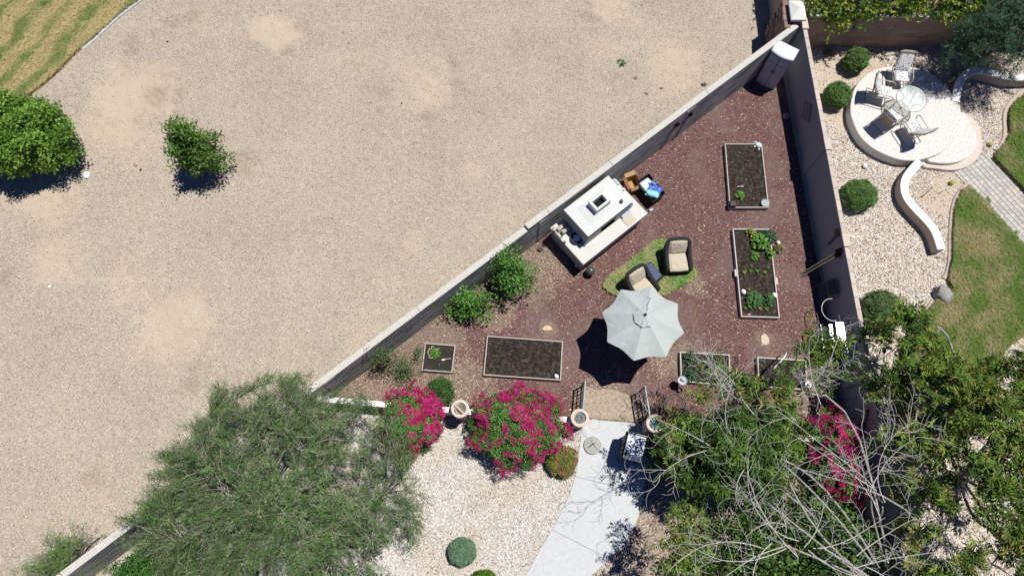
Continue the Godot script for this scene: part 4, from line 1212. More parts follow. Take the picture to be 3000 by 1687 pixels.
func garden_furniture() -> void:
	wicker_chair("black wicker armchair with beige cushions standing clear of the parasol", Vector3(5.40, 0.012, -7.93), deg_to_rad(4))
	wicker_chair("black wicker armchair with beige cushions partly under the parasol", Vector3(4.16, 0.012, -6.98), deg_to_rad(34))
	var t := thing("side_table", "dark wicker side table covered with a blue sheet between the armchairs", "table", Vector3(4.55, 0.012, -7.40), deg_to_rad(-53))
	var wick: Material = mats["wicker"]
	part(t, "top", MB.new().box(Vector3(0, 0.44, 0), Vector3(0.66, 0.05, 0.44), 0.0, 0.015), wick)
	for sx in [-1, 1]:
		for sz in [-1, 1]:
			part(t, "leg", MB.new().box(Vector3(0.27 * sx, 0.21, 0.17 * sz), Vector3(0.07, 0.42, 0.07)), wick)
	part(t, "blue_cover", MB.new().cushion(Vector3(-0.02, 0.472, 0), Vector3(0.60, 0.018, 0.40), Basis(), 0.2, 9), mat("blue_cover", Color.WHITE, 0.55, tex("cover_tex", 0.03, [lin(.016, .024, .07), lin(.028, .042, .115), lin(.05, .068, .16)], 4, 256), 0.6))
	# parasol
	var ctr := Vector3(3.76, 0, -5.14)
	var p := thing("parasol", "large pale grey octagonal patio parasol casting a black shadow", "parasol", Vector3(ctr.x + 0.05, 0.006, ctr.z - 0.12))
	var fabric := mat("parasol_cloth", Color.WHITE, 0.85, tex("parasol_tex", 0.03, [lin(.39, .435, .42), lin(.43, .475, .46), lin(.455, .50, .485)], 5, 512), 1.5, bump("cloth_n", 0.02, 1.0, 3))
	fabric.cull_mode = BaseMaterial3D.CULL_DISABLED
	var pole := mat("parasol_pole", lin(.03, .03, .033), 0.5)
	part(p, "base", MB.new().lathe([Vector2(0.25, 0), Vector2(0.25, 0.05), Vector2(0.10, 0.09), Vector2(0.04, 0.12), Vector2(0.04, 0.3)], 24), pole)
	var pole_part := part(p, "pole", MB.new().tube([Vector3(0, 0.1, 0), Vector3(0.0, 2.1, 0.0), Vector3(0, 2.3, 0.01)], 0.022, 10), pole)
	part(pole_part, "crank", MB.new().tube([Vector3(0, 1.2, 0.02), Vector3(0, 1.2, 0.1), Vector3(0.0, 1.1, 0.1)], 0.01, 6), pole)
	var head := Basis.from_euler(Vector3(deg_to_rad(-7), 0, deg_to_rad(2.5)))
	var at := Vector3(0.0, 2.30, 0.0)
	var R := 1.21
	var phase := deg_to_rad(22.5 - 6.0)
	var canopy := MB.new()
	var rise := 0.52
	var fold := noise(77, 2.2, 3)
	var surf := func(u: float, a: float) -> Vector3:
		# u: 0 apex .. 1 hem; a: angle; panels sag between ribs and the hem is scalloped
		var k := fposmod((a - phase) / (TAU / 8.0), 1.0)
		var s := sin(PI * k)
		var r := R * u * (1.0 - (1.0 - cos(PI / 8.0)) * s - 0.065 * s * u * u)
		var y := rise * (1.0 - pow(u, 1.12)) - 0.075 * s * u * (1.0 - 0.35 * u)
		y += fold.get_noise_2d(cos(a) * u * 2.2, sin(a) * u * 2.2) * 0.022 * s * u
		return at + head * Vector3(cos(a) * r, y, sin(a) * r)
	for i in 8:
		for k in 8:
			var a0 := phase + TAU * (i + k / 8.0) / 8.0
			var a1 := phase + TAU * (i + (k + 1) / 8.0) / 8.0
			for q in 10:
				var u0 := maxf(q / 10.0, 0.06)
				var u1 := (q + 1) / 10.0
				canopy.quad(surf.call(u0, a0), surf.call(u0, a1), surf.call(u1, a1), surf.call(u1, a0))
	part(p, "canopy", canopy, fabric)
	var vent := MB.new()
	for i in 48:
		var a0 := phase + TAU * i / 48.0
		var a1 := phase + TAU * (i + 1) / 48.0
		for q in 4:
			var r0 := 0.34 * q / 4.0
			var r1 := 0.34 * (q + 1) / 4.0
			var f0 := 0.012 * sin(a0 * 11.0) * q / 4.0
			var f1 := 0.012 * sin(a1 * 11.0) * q / 4.0
			var g0 := 0.012 * sin(a0 * 11.0) * (q + 1) / 4.0
			var g1 := 0.012 * sin(a1 * 11.0) * (q + 1) / 4.0
			var top := rise + 0.075
			var e0 := 1.0 - 0.10 * sin(PI * fposmod((a0 - phase) / (TAU / 8.0), 1.0))
			var e1 := 1.0 - 0.10 * sin(PI * fposmod((a1 - phase) / (TAU / 8.0), 1.0))
			vent.quad(at + head * Vector3(cos(a0) * r0 * e0, top - r0 * 0.46 + f0, sin(a0) * r0 * e0), at + head * Vector3(cos(a1) * r0 * e1, top - r0 * 0.46 + f1, sin(a1) * r0 * e1), at + head * Vector3(cos(a1) * r1 * e1, top - r1 * 0.46 + g1, sin(a1) * r1 * e1), at + head * Vector3(cos(a0) * r1 * e0, top - r1 * 0.46 + g0, sin(a0) * r1 * e0))
	part(p, "vent_flap", vent, fabric)
	part(p, "finial", MB.new().blob(at + head * Vector3(0, rise + 0.10, 0), Vector3(0.042, 0.06, 0.042), 0.0, 1), pole)
	for i in 8:
		var a := phase + TAU * i / 8.0
		var rib := []
		for q in 6:
			var pt: Vector3 = surf.call(0.05 + 0.94 * q / 5.0, a)
			rib.append(pt - Vector3(0, 0.02, 0))
		part(p, "rib", MB.new().tube(rib, 0.009, 5), pole)
	part(p, "cord", MB.new().tube(curve3([at + head * Vector3(0.07, rise + 0.03, -0.15), at + head * Vector3(0.10, 0.42, -0.35), at + head * Vector3(0.22, 0.27, -0.62), at + head * Vector3(0.16, 0.23, -0.70)], 4), 0.007, 5), mat("cord", lin(.2, .2, .2), 0.8))

# ---------------------------------------------------------------- gate, planters, path things
func planter(label: String, at: Vector3, filled: bool) -> void:
	var t := thing("stone_planter", label, "planter", at, 0.0, "round planters on pedestals")
	var pm := mat("planter_stone", Color.WHITE, 0.9, tex("planter_tex", 0.06, [lin(.50, .42, .37), lin(.58, .49, .44), lin(.63, .55, .50)], 4, 256), 0.8)
	part(t, "pedestal", MB.new().box(Vector3(0, 0.47, 0), Vector3(0.34, 0.94, 0.34), 0.0, 0.01), mat("low_body", lin(.40, .36, .33), 0.9))
	part(t, "pot", MB.new().lathe([Vector2(0.13, 0.94), Vector2(0.19, 1.0), Vector2(0.235, 1.16), Vector2(0.245, 1.25), Vector2(0.268, 1.27), Vector2(0.272, 1.33), Vector2(0.255, 1.35), Vector2(0.185, 1.35), Vector2(0.18, 1.26), Vector2(0, 1.25)], 36), pm)
	part(t, "potting_soil", MB.new().lathe([Vector2(0.182, 1.255), Vector2(0.1, 1.275), Vector2(0, 1.28)], 20), mat("pot_soil", lin(.22, .18, .14), 0.95))

func agave(label: String, at: Vector3, size: float, tint: Color, n := 14) -> void:
	var g := MB.new()
	for i in n:
		var a := i * 2.4
		var lift := 0.25 + 0.9 * i / n
		var l := size * (1.0 - 0.35 * i / n)
		var d := Vector3(cos(a), 0, sin(a))
		var s := Vector3(-d.z, 0, d.x) * size * 0.17
		var p0 := d * 0.02
		var p1 := d * l * 0.5 * cos(lift * 0.7) + Vector3(0, l * 0.5 * sin(lift), 0)
		var p2 := d * l * cos(lift) + Vector3(0, l * sin(lift) * 0.85, 0)
		var dip := Vector3(0, -0.012, 0)
		g.quad(p0 - s * 0.7, p0 + dip, p1 + dip, p1 - s)
		g.quad(p0 + dip, p0 + s * 0.7, p1 + s, p1 + dip)
		g.tri(p1 - s, p1 + dip, p2)
		g.tri(p1 + dip, p1 + s, p2)
	solo("agave_plant", label, "agave", g, mat("agave%d" % int(tint.r * 1000), tint, 0.6), at, 0.3, "agaves in the planters")

func gate_and_planters() -> void:
	planter("round planter on pedestal holding driftwood, between the two bougainvilleas", Vector3(-1.532, 0, -2.90), true)
	planter("round planter with agave at the left of the gate", Vector3(1.99, 0, -2.63), true)
	planter("round planter with blue agave at the right of the gate", Vector3(4.19, 0, -2.47), true)
	agave("grey green agave in the planter left of the gate", Vector3(1.99, 1.27, -2.63), 0.20, lin(.19, .26, .27))
	agave("blue agave in the planter right of the gate", Vector3(4.19, 1.27, -2.47), 0.24, lin(.14, .28, .31), 16)
	agave("withered grey agave in the driftwood planter", Vector3(-1.48, 1.27, -2.93), 0.16, lin(.22, .24, .22))
	solo("driftwood", "weathered wood pieces lying across the first planter", "wood", MB.new().boxb(Vector3(0, 0.10, 0), Vector3(0.40, 0.03, 0.07), Basis.from_euler(Vector3(0, -0.75, 0.1)), 0.01).boxb(Vector3(-0.07, 0.10, 0.08), Vector3(0.2, 0.02, 0.03), Basis.from_euler(Vector3(0, -1.2, 0))), mat("driftwood", lin(.46, .37, .28), 0.9), Vector3(-1.57, 1.27, -2.90))
	# gate leaves, swung into the garden
	var iron := mat("gate_iron", lin(.018, .018, .02), 0.45, null, 1.0, null, 0.5)
	for k in [[Vector3(2.12, 0, -2.86), Vector3(2.22, 0, -3.80), "left black iron gate leaf swung open into the garden"], [Vector3(4.11, 0, -2.70), Vector3(4.01, 0, -3.62), "right black iron gate leaf swung open into the garden"]]:
		var a: Vector3 = k[0]
		var b: Vector3 = k[1]
		var t := thing("gate_leaf", k[2], "gate", a, atan2(-(b - a).z, (b - a).x), "gate leaves")
		var l := a.distance_to(b)
		var grey := mat("gate_rail", lin(.16, .17, .18), 0.5, null, 1.0, null, 0.5)
		part(t, "top_rail", MB.new().box(Vector3(l * 0.5, 1.03, 0), Vector3(l, 0.035, 0.045), 0.0, 0.005), grey)
		part(t, "bottom_rail", MB.new().box(Vector3(l * 0.5, 0.10, 0), Vector3(l, 0.03, 0.03)), iron)
		part(t, "middle_rail", MB.new().box(Vector3(l * 0.5, 0.55, 0), Vector3(l, 0.03, 0.03)), iron)
		for i in [0, 1]:
			part(t, "stile", MB.new().box(Vector3(0.02 + (l - 0.04) * i, 0.535, 0), Vector3(0.04, 0.95, 0.04)), iron)
		for i in range(1, 8):
			part(t, "bar", MB.new().box(Vector3(l * i / 8.0, 0.56, 0), Vector3(0.016, 0.92, 0.016)), iron)
		part(t, "wheel", MB.new().lathe([Vector2(0, -0.02), Vector2(0.05, -0.02), Vector2(0.05, 0.02), Vector2(0, 0.02)], 12, Vector3(l - 0.04, 0.05, 0)), iron)
	# sundial on the path
	var sd := thing("sundial", "round weathered stone sundial with a black gnomon on the path", "sundial", Vector3(2.475, 0.04, -1.949) + Vector3(0, 0.0, 0))
	part(sd, "dial", MB.new().lathe([Vector2(0.25, 0), Vector2(0.268, 0.03), Vector2(0.268, 0.065), Vector2(0.255, 0.075), Vector2(0.24, 0.066), Vector2(0.19, 0.066), Vector2(0.185, 0.072), Vector2(0, 0.072)], 48), mat("dial_stone", Color.WHITE, 0.85, tex("dial_tex", 0.06, [lin(.24, .245, .22), lin(.36, .37, .34), lin(.44, .44, .40), lin(.50, .48, .43)], 5, 256), 0.6, bump("bed_n", 0.1)))
	part(sd, "gnomon", MB.new().tube([Vector3(0.045, 0.07, -0.06), Vector3(0.045, 0.10, -0.06), Vector3(-0.13, 0.16, 0.06)], [0.016, 0.016, 0.012], 8), mat("black_plastic", lin(.012, .012, .013)))
	solo("grey_flagstone", "grey triangular stone chip beside the gate planter", "stone", MB.new().prism([Vector2(-.08, .0), Vector2(.07, -.06), Vector2(.04, .06)], 0.0, 0.05, 0.01), mat("slate", lin(.20, .23, .25), 0.8), Vector3(1.871, 0, -2.146))
	solo("path_weed", "small green weed at the path's upper edge", "weed", leafy_mesh(30, 0.12, 0.08, 0.05, 0.02, 3, [lin(.16, .22, .09), lin(.22, .28, .12)]), tinted("leaf_small", 0.7, 0.3), Vector3(3.448, 0, -2.802))
	# steel grill cart
	var gr := thing("grill_cart", "steel grill with a shiny silver lid and black frame on the path", "grill", Vector3(3.58, 0.035, -1.80), deg_to_rad(-15.5))
	var steel := mat("grill_steel", lin(.60, .64, .69), 0.5, null, 1.0, null, 0.0)
	var blk := mat("grill_black", lin(.012, .012, .014), 0.4)
	var lid := MB.new()
	var prof := [Vector2(-0.36, 1.0), Vector2(-0.36, 1.10), Vector2(-0.30, 1.16), Vector2(-0.06, 1.18), Vector2(0.16, 1.175), Vector2(0.30, 1.14), Vector2(0.37, 1.06), Vector2(0.38, 1.0)]
	for i in prof.size() - 1:
		lid.quad(Vector3(-0.26, prof[i].y, prof[i].x), Vector3(-0.26, prof[i + 1].y, prof[i + 1].x), Vector3(0.27, prof[i + 1].y, prof[i + 1].x), Vector3(0.27, prof[i].y, prof[i].x))
	for i in range(1, prof.size() - 1):
		for s in [-0.26, 0.27]:
			lid.tri(Vector3(s, prof[0].y, prof[0].x), Vector3(s, prof[i].y, prof[i].x), Vector3(s, prof[i + 1].y, prof[i + 1].x))
	var lid_part := part(gr, "lid", lid, steel)
	part(lid_part, "seam", MB.new().box(Vector3(0.0, 1.182, -0.02), Vector3(0.53, 0.012, 0.012)), blk)
	part(gr, "body", MB.new().box(Vector3(0, 0.88, 0), Vector3(0.60, 0.24, 0.80), 0.0, 0.03), blk)
	part(gr, "shelf", MB.new().box(Vector3(0, 0.25, 0), Vector3(0.52, 0.03, 0.66)), blk)
	part(gr, "frame_rim", MB.new().tube([Vector3(-0.31, 1.0, -0.40), Vector3(0.31, 1.0, -0.40), Vector3(0.31, 1.0, 0.41), Vector3(-0.31, 1.0, 0.41), Vector3(-0.31, 1.0, -0.40)], 0.02, 8), blk)
	part(gr, "back_bar", MB.new().box(Vector3(0, 1.16, -0.39), Vector3(0.60, 0.03, 0.03)), blk)
	part(gr, "handle", MB.new().tube([Vector3(-0.31, 0.98, 0.35), Vector3(-0.345, 0.98, 0.30), Vector3(-0.345, 0.98, -0.25), Vector3(-0.31, 0.98, -0.30)], 0.016, 8), blk)
	part(lid_part, "thermometer", MB.new().lathe([Vector2(0.05, 0), Vector2(0.05, 0.012), Vector2(0, 0.014)], 16, Vector3(-0.2, 1.15, 0.25)), blk)
	for sx in [-1, 1]:
		for sz in [-1, 1]:
			part(gr, "leg", MB.new().box(Vector3(0.25 * sx, 0.40, 0.34 * sz), Vector3(0.045, 0.80, 0.045)), blk)
	# bowl on a post and the coiled hose
	var bb := thing("bird_bath", "blue rimmed bowl on a post at the corner of the dark green bed", "bird bath", Vector3(5.262, 0, -3.871))
	part(bb, "post", MB.new().tube([Vector3(0, 0, 0), Vector3(0, 0.5, 0)], 0.035, 10), mat("black_steel", lin(.015, .015, .017)))
	part(bb, "bowl", MB.new().lathe([Vector2(0.05, 0.48), Vector2(0.12, 0.52), Vector2(0.145, 0.56), Vector2(0.135, 0.56), Vector2(0.11, 0.53), Vector2(0, 0.52)], 32), mat("bath_glaze", lin(.50, .53, .53), 0.3))
	part(bb, "rim", MB.new().lathe([Vector2(0.13, 0.558), Vector2(0.148, 0.566), Vector2(0.15, 0.555), Vector2(0.135, 0.55)], 32), mat("cobalt", lin(.02, .05, .22), 0.3))
	part(bb, "pebbles", MB.new().blob(Vector3(0.03, 0.535, 0.02), Vector3(0.05, 0.02, 0.03), 0.2, 3).blob(Vector3(-0.03, 0.535, -0.03), Vector3(0.04, 0.02, 0.05), 0.2, 4), mat("bath_stone", lin(.14, .13, .11), 0.8))
	solo("black_pot", "black round pot below the bowl on a post", "pot", MB.new().lathe([Vector2(0.05, 0), Vector2(0.075, 0.14), Vector2(0.068, 0.142), Vector2(0.05, 0.04), Vector2(0, 0.04)], 18), mat("black_plastic", lin(.012, .012, .013)), Vector3(5.272, 0, -3.651))
	var coil := []
	for i in 90:
		var a := TAU * i / 26.0
		var r := 0.40 - 0.0016 * i
		coil.append(Vector3(cos(a) * r + 0.03 * sin(i * 0.21), 0.02 + 0.006 * (i % 7), sin(a) * r * 1.05 + 0.05 * sin(i * 0.13)))
	coil.append(Vector3(-0.2, 0.02, 0.5))
	coil.append(Vector3(-0.5, 0.02, 0.35))
	solo("garden_hose", "grey green garden hose lying in a loose coil on the mulch", "hose", MB.new().tube(coil, 0.013, 6), mat("hose_grey", lin(.16, .15, .13), 0.6), Vector3(5.120, 0.01, -3.195))

# ---------------------------------------------------------------- things along the right wall, cabinet
func wall_clutter() -> void:
	var c := thing("storage_cabinet", "tall pale plastic cabinet with double doors standing in the wall corner", "cabinet", Vector3(9.24, 0.006, -14.88), deg_to_rad(-31.5))
	var pl := mat("cabinet_body", lin(.52, .54, .60), 0.55)
	var top := mat("cabinet_top", lin(.60, .645, .64), 0.5)
	var body := []
	for i in 9:
		var x := -0.37 + 0.74 * i / 8.0
		body.append(Vector2(x, 0.20 + 0.075 * (1.0 - pow(x / 0.37, 2.0))))
	body.append(Vector2(0.37, -0.23))
	body.append(Vector2(-0.37, -0.23))
	part(c, "body", MB.new().prism(body, 0.0, 1.74), pl)
	var lid := []
	for i in 11:
		var x := -0.405 + 0.81 * i / 10.0
		lid.append(Vector2(x, 0.235 + 0.085 * (1.0 - pow(x / 0.405, 2.0))))
	lid.append(Vector2(0.405, -0.255))
	lid.append(Vector2(-0.405, -0.255))
	part(c, "lid", MB.new().prism(lid, 1.74, 1.82, 0.03), top)
	for s in [-1, 1]:
		var door := MB.new()
		for i in 4:
			var x0: float = s * (0.012 + 0.335 * i / 4.0)
			var x1: float = s * (0.012 + 0.335 * (i + 1) / 4.0)
			var z0 := 0.205 + 0.075 * (1.0 - pow(x0 / 0.37, 2.0))
			var z1 := 0.205 + 0.075 * (1.0 - pow(x1 / 0.37, 2.0))
			for y in [[0.06, 1.30, 0.012], [1.33, 1.66, 0.012]]:
				door.quad(Vector3(x0, y[0], z0 + y[2]), Vector3(x1, y[0], z1 + y[2]), Vector3(x1, y[1], z1 + y[2]), Vector3(x0, y[1], z0 + y[2]))
				door.quad(Vector3(x0, y[1], z0 + y[2]), Vector3(x1, y[1], z1 + y[2]), Vector3(x1, y[1], z1), Vector3(x0, y[1], z0))
		var dd := part(c, "door", door, pl)
		part(dd, "handle", MB.new().box(Vector3(0.05 * s, 0.92, 0.31), Vector3(0.025, 0.13, 0.03), 0.0, 0.006), mat("black_plastic", lin(.012, .012, .013)))
	part(c, "door_gap", MB.new().box(Vector3(0, 0.86, 0.286), Vector3(0.016, 1.60, 0.02)), mat("black_plastic", lin(.012, .012, .013)))
	solo("leaning_board", "narrow pale board lying by the cabinet's left foot", "board", MB.new().box(Vector3(0, 0.05, 0), Vector3(0.55, 0.04, 0.06), 0.0), mat("bed_wood", Color.WHITE), Vector3(9.013, 0, -15.216), deg_to_rad(36))
	solo("faint_ball", "greyish ball half hidden in the wall shadow", "ball", MB.new().blob(Vector3(0, 0.1, 0), Vector3(0.12, 0.11, 0.12), 0.02, 1, 18, 12), mat("ball_grey", lin(.25, .25, .25), 0.7), Vector3(9.725, 0, -13.379))
	# on the wall face
	var n := -(Vector2(0.79, 19.7).normalized().orthogonal())
	var on_wall := func(z: float, y: float, off: float) -> Vector3:
		return Vector3(9.95 + (z + 16.3) * 0.0401 - off, y, z)
	solo("wall_plaque", "faint spiral plaque hanging on the shaded right wall", "plaque", MB.new().boxb(Vector3.ZERO, Vector3(0.02, 0.66, 0.60), Basis(Vector3.RIGHT, 0.78)).boxb(Vector3(-0.015, 0, 0), Vector3(0.02, 0.28, 0.28), Basis(Vector3.RIGHT, 0.3)), mat("plaque", lin(.26, .25, .25), 0.8), on_wall.call(-13.05, 0.95, 0.02))
	var i := 0
	for k in [[-8.18, 0.86], [-8.22, 1.16], [-8.38, 1.45]]:
		var disc := solo("wall_disc", ["lowest of three brown woven discs on the right wall", "middle of three brown woven discs on the right wall", "topmost of three brown woven discs on the right wall"][i], "wall disc", MB.new().lathe([Vector2(0, 0), Vector2(0.17, 0), Vector2(0.17, 0.02), Vector2(0.10, 0.03), Vector2(0, 0.03)], 24), mat("woven", lin(.16, .115, .085), 0.9), on_wall.call(k[0], k[1], 0.0), 0.0, "woven discs on the right wall")
		disc.rotation.z = PI * 0.5
		i += 1
	for k in [[-7.80, -7.52, 1.62, "long yellow handled shovel leaning on the right wall"], [-7.70, -7.42, 1.50, "long pale handled rake leaning on the right wall"]]:
		var t := thing("long_tool", k[3], "tool", Vector3(9.55, 0, k[1]), 0.0, "long tools leaning on the wall")
		var tip := Vector3(10.27 - 9.55, k[2], k[0] - k[1])
		part(t, "handle", MB.new().tube([Vector3(0, 0.02, 0), tip * 0.85], 0.018, 8), mat("tool_wood", lin(.42, .36, .20), 0.7))
		part(t, "blade", MB.new().boxb(tip * 0.92, Vector3(0.03, 0.24, 0.14), Basis(Vector3.BACK, -0.4)), mat("black_steel", lin(.015, .015, .017)))
	# folding chair against the wall
	var fc := thing("folding_chair", "blue folding chair leaning on the shaded right wall", "chair", Vector3(9.98, 0, -6.80), 0.0)
	var tubem := mat("dull_tube", lin(.14, .17, .19), 0.4, null, 1.0, null, 0.6)
	fc.rotation.z = -0.24
	part(fc, "frame", MB.new().tube([Vector3(0, 0, -.26), Vector3(0, 0.95, -.26), Vector3(0.0, 1.05, -.18), Vector3(0.0, 1.05, .18), Vector3(0, .95, .26), Vector3(0, 0, .26)], 0.015, 8), tubem)
	part(fc, "backrest", MB.new().box(Vector3(0, 0.80, 0), Vector3(0.02, 0.34, 0.50), 0.0), mat("navy_cloth", lin(.035, .05, .085), 0.85))
	part(fc, "seat", MB.new().box(Vector3(-0.03, 0.38, 0), Vector3(0.03, 0.36, 0.48), 0.0), mat("navy_cloth", lin(.035, .05, .085)))
	var hoop := []
	for k in 25:
		var a := deg_to_rad(60 + 240.0 * k / 24.0)
		hoop.append(Vector3(cos(a) * 0.33, 0.86, sin(a) * 0.36))
	solo("wire_hoop", "large thin pale hoop beside the blue folding chair", "hoop", MB.new().tube(hoop, 0.012, 6), mat("hoop", lin(.55, .55, .53), 0.4), Vector3(10.05, 0, -6.05))
	# work stand with mirror-bright sheet metal
	var ws := thing("potting_stand", "metal potting stand with mirror bright shelves against the right wall", "stand", Vector3(9.96, 0, -5.05), 0.0)
	var mirror := mat("mirror_sheet", lin(.80, .82, .84), 0.36, null, 1.0, null, 1.0)
	for sx in [-0.30, 0.30]:
		for sz in [-0.52, 0.52]:
			part(ws, "leg", MB.new().box(Vector3(sx, 0.65 if sx > 0.0 else 0.45, sz), Vector3(0.03, 1.3 if sx > 0.0 else 0.9, 0.03)), mat("black_steel", lin(.015, .015, .017)))
	var tip := Basis.from_euler(Vector3(0.01, 0, 0.01))
	part(ws, "shelf", MB.new().boxb(Vector3(0.16, 1.12, -0.05), Vector3(0.30, 0.015, 0.95), tip, 0.004), mirror)
	part(ws, "shelf", MB.new().boxb(Vector3(-0.07, 0.96, -0.02), Vector3(0.12, 0.015, 0.95), tip, 0.004), mirror)
	part(ws, "shelf", MB.new().box(Vector3(-0.16, 0.45, 0), Vector3(0.34, 0.015, 1.0), 0.0), mat("black_steel", lin(.015, .015, .017)))
	part(ws, "rail", MB.new().tube([Vector3(-0.36, 0.90, -0.50), Vector3(-0.36, 0.90, 0.42)], 0.022, 8), mirror)
	part(ws, "hook_wire", MB.new().tube(curve3([Vector3(0.30, 1.2, -0.52), Vector3(0.42, 1.3, -0.45), Vector3(0.44, 1.28, 0.1), Vector3(0.42, 1.3, 0.45), Vector3(0.32, 1.2, 0.5)], 4), 0.008, 5), mat("copper_wire", lin(.30, .20, .13), 0.5))
	var aq := mat("aqua_glass", lin(.30, .55, .62), 0.15)
	for k in [[Vector3(10.06, 1.128, -4.62), "aqua jar on the upper end of the potting stand"], [Vector3(9.90, 0.93, -4.62), "aqua bottle on the middle shelf of the potting stand"], [Vector3(10.16, 1.128, -4.58), "pale aqua box at the corner of the potting stand"]]:
		solo("aqua_jar", k[1], "jar", MB.new().lathe([Vector2(0.05, 0), Vector2(0.055, 0.1), Vector2(0.035, 0.13), Vector2(0.035, 0.15), Vector2(0, 0.15)], 14), aq, k[0], 0.0, "aqua jars on the potting stand")
	solo("carton", "tan carton on the lowest shelf of the potting stand", "box", MB.new().box(Vector3(0, 0.1, 0), Vector3(0.22, 0.2, 0.26), 0.3, 0.004), mat("cardboard", Color.WHITE), Vector3(9.72, 0.0, -4.75))
	var wb := thing("round_lid_bin", "round dark blue bin with teal lid under the leafy branch", "bin", Vector3(10.134, 0, -5.133) + Vector3(0.0, 0, 0.05))
	part(wb, "body", MB.new().lathe([Vector2(0.22, 0), Vector2(0.27, 0.5), Vector2(0.28, 0.52), Vector2(0.25, 0.52), Vector2(0.22, 0.4), Vector2(0, 0.4)], 26), mat("bin_navy", lin(.04, .06, .08), 0.5))
	solo("teal_basin", "teal bowl sitting in the dark bin by the wall", "bowl", MB.new().lathe([Vector2(0.06, 0.40), Vector2(0.13, 0.50), Vector2(0.12, 0.50), Vector2(0.05, 0.42), Vector2(0, 0.42)], 22), mat("teal_glaze", lin(.22, .45, .40), 0.35), Vector3(10.168, 0, -5.207))
	solo("red_bucket", "orange red bucket glimpsed under the leafy branch by the wall", "bucket", MB.new().lathe([Vector2(0.12, 0), Vector2(0.16, 0.3), Vector2(0.15, 0.305), Vector2(0.11, 0.05), Vector2(0, 0.05)], 20), mat("red_paint", lin(.42, .05, .02), 0.5), Vector3(9.918, 0.2, -4.569) - Vector3(0, 0.2, 0))
	var rake := thing("iron_hook_rack", "dark iron hook stand with a hanging loop on the lower right wall", "rack", on_wall.call(-1.9, 0.0, 0.05))
	part(rake, "post", MB.new().tube([Vector3(0, 0.25, 0.25), Vector3(0, 1.3, -0.9)], 0.016, 6).blob(Vector3(0, 1.32, -0.93), Vector3(0.05, 0.05, 0.05), 0.0, 2).blob(Vector3(0, 0.23, 0.28), Vector3(0.05, 0.05, 0.05), 0.0, 3), mat("black_steel", lin(.015, .015, .017)))
	part(rake, "loop", MB.new().tube(curve3([Vector3(-.02, 1.15, -.5), Vector3(-.05, 0.75, -.62), Vector3(-.06, 0.4, -.35), Vector3(-.05, 0.45, 0.02), Vector3(-.02, 0.85, .05)], 5), 0.016, 6), mat("black_steel", lin(.015, .015, .017)))

	for k in [[Vector3(5.968, 1.35, -12.697), Vector3(5.742, 0, -12.591), "dark spade leaning on the slanting wall, nearer the cabinet"], [Vector3(5.509, 1.3, -12.335), Vector3(5.269, 0, -12.313), "dark spade leaning on the slanting wall, nearer the fireplace"]]:
		var t := thing("dark_spade", k[2], "tool", k[1], 0.0, "dark tools leaning on the slanting wall")
		var reach: Vector3 = k[0] - k[1]
		part(t, "handle", MB.new().tube([Vector3.ZERO, reach], 0.017, 7), mat("dark_handle", lin(.05, .045, .05), 0.7))
		part(t, "blade", MB.new().blob(reach, Vector3(0.10, 0.15, 0.06), 0.0, 1, 10, 6), mat("black_steel", lin(.015, .015, .017)))

# ---------------------------------------------------------------- the neighbour's chairs, table, oddments
func patio_chair(label: String, at: Vector3, turn: float) -> void:
	var t := thing("patio_chair", label, "patio chair", at, turn, "patterned patio chairs round the glass table")
	var fr := mat("chair_tube", lin(.42, .385, .34), 0.45, null, 1.0, null, 0.4)
	var pat := mat("floral", Color.WHITE, 0.85, tex("floral_tex", 0.03, [lin(.02, .025, .03), lin(.04, .05, .06), lin(.55, .56, .57), lin(.74, .74, .73), lin(.76, .76, .75), lin(.76, .76, .75)], 3, 256, FastNoiseLite.TYPE_SIMPLEX_SMOOTH, 21), 0.55)
	pat.uv1_world_triplanar = false
	for s in [-1, 1]:
		part(t, "side_frame", MB.new().tube(curve3([Vector3(.27 * s, 1.02, -.46), Vector3(.28 * s, .66, -.30), Vector3(.29 * s, .62, -.1), Vector3(.30 * s, .62, .25), Vector3(.30 * s, .50, .36), Vector3(.29 * s, .2, .24), Vector3(.28 * s, .03, .30), Vector3(.28 * s, .02, .1), Vector3(.28 * s, .02, -.40)], 4), 0.017, 8), fr)
		part(t, "seat_rail", MB.new().tube([Vector3(.26 * s, .36, .30), Vector3(.26 * s, .33, -.22), Vector3(.26 * s, .55, -.30)], 0.015, 6), fr)
	part(t, "cross_bar", MB.new().tube([Vector3(-.28, .02, -.40), Vector3(.28, .02, -.40)], 0.016, 6), fr)
	part(t, "cross_bar", MB.new().tube([Vector3(-.28, .03, .30), Vector3(.28, .03, .30)], 0.016, 6), fr)
	part(t, "top_bar", MB.new().tube(curve3([Vector3(-.30, 1.0, -.46), Vector3(-.15, 1.05, -.48), Vector3(.15, 1.05, -.48), Vector3(.30, 1.0, -.46)], 4), 0.016, 6), fr)
	part(t, "sling", MB.new().boxb(Vector3(0, .68, -.375), Vector3(.50, .68, .012), Basis(Vector3.RIGHT, -0.22)), mat("sling", lin(.30, .24, .18), 0.9))
	part(t, "seat_cushion", MB.new().cushion(Vector3(0, .40, .04), Vector3(.50, .11, .54), Basis(Vector3.RIGHT, -0.05), 0.3, 3), pat)
	part(t, "back_cushion", MB.new().cushion(Vector3(0, .72, -.31), Vector3(.49, .10, .66), Basis(Vector3.RIGHT, 0.92), 0.3, 4), pat)

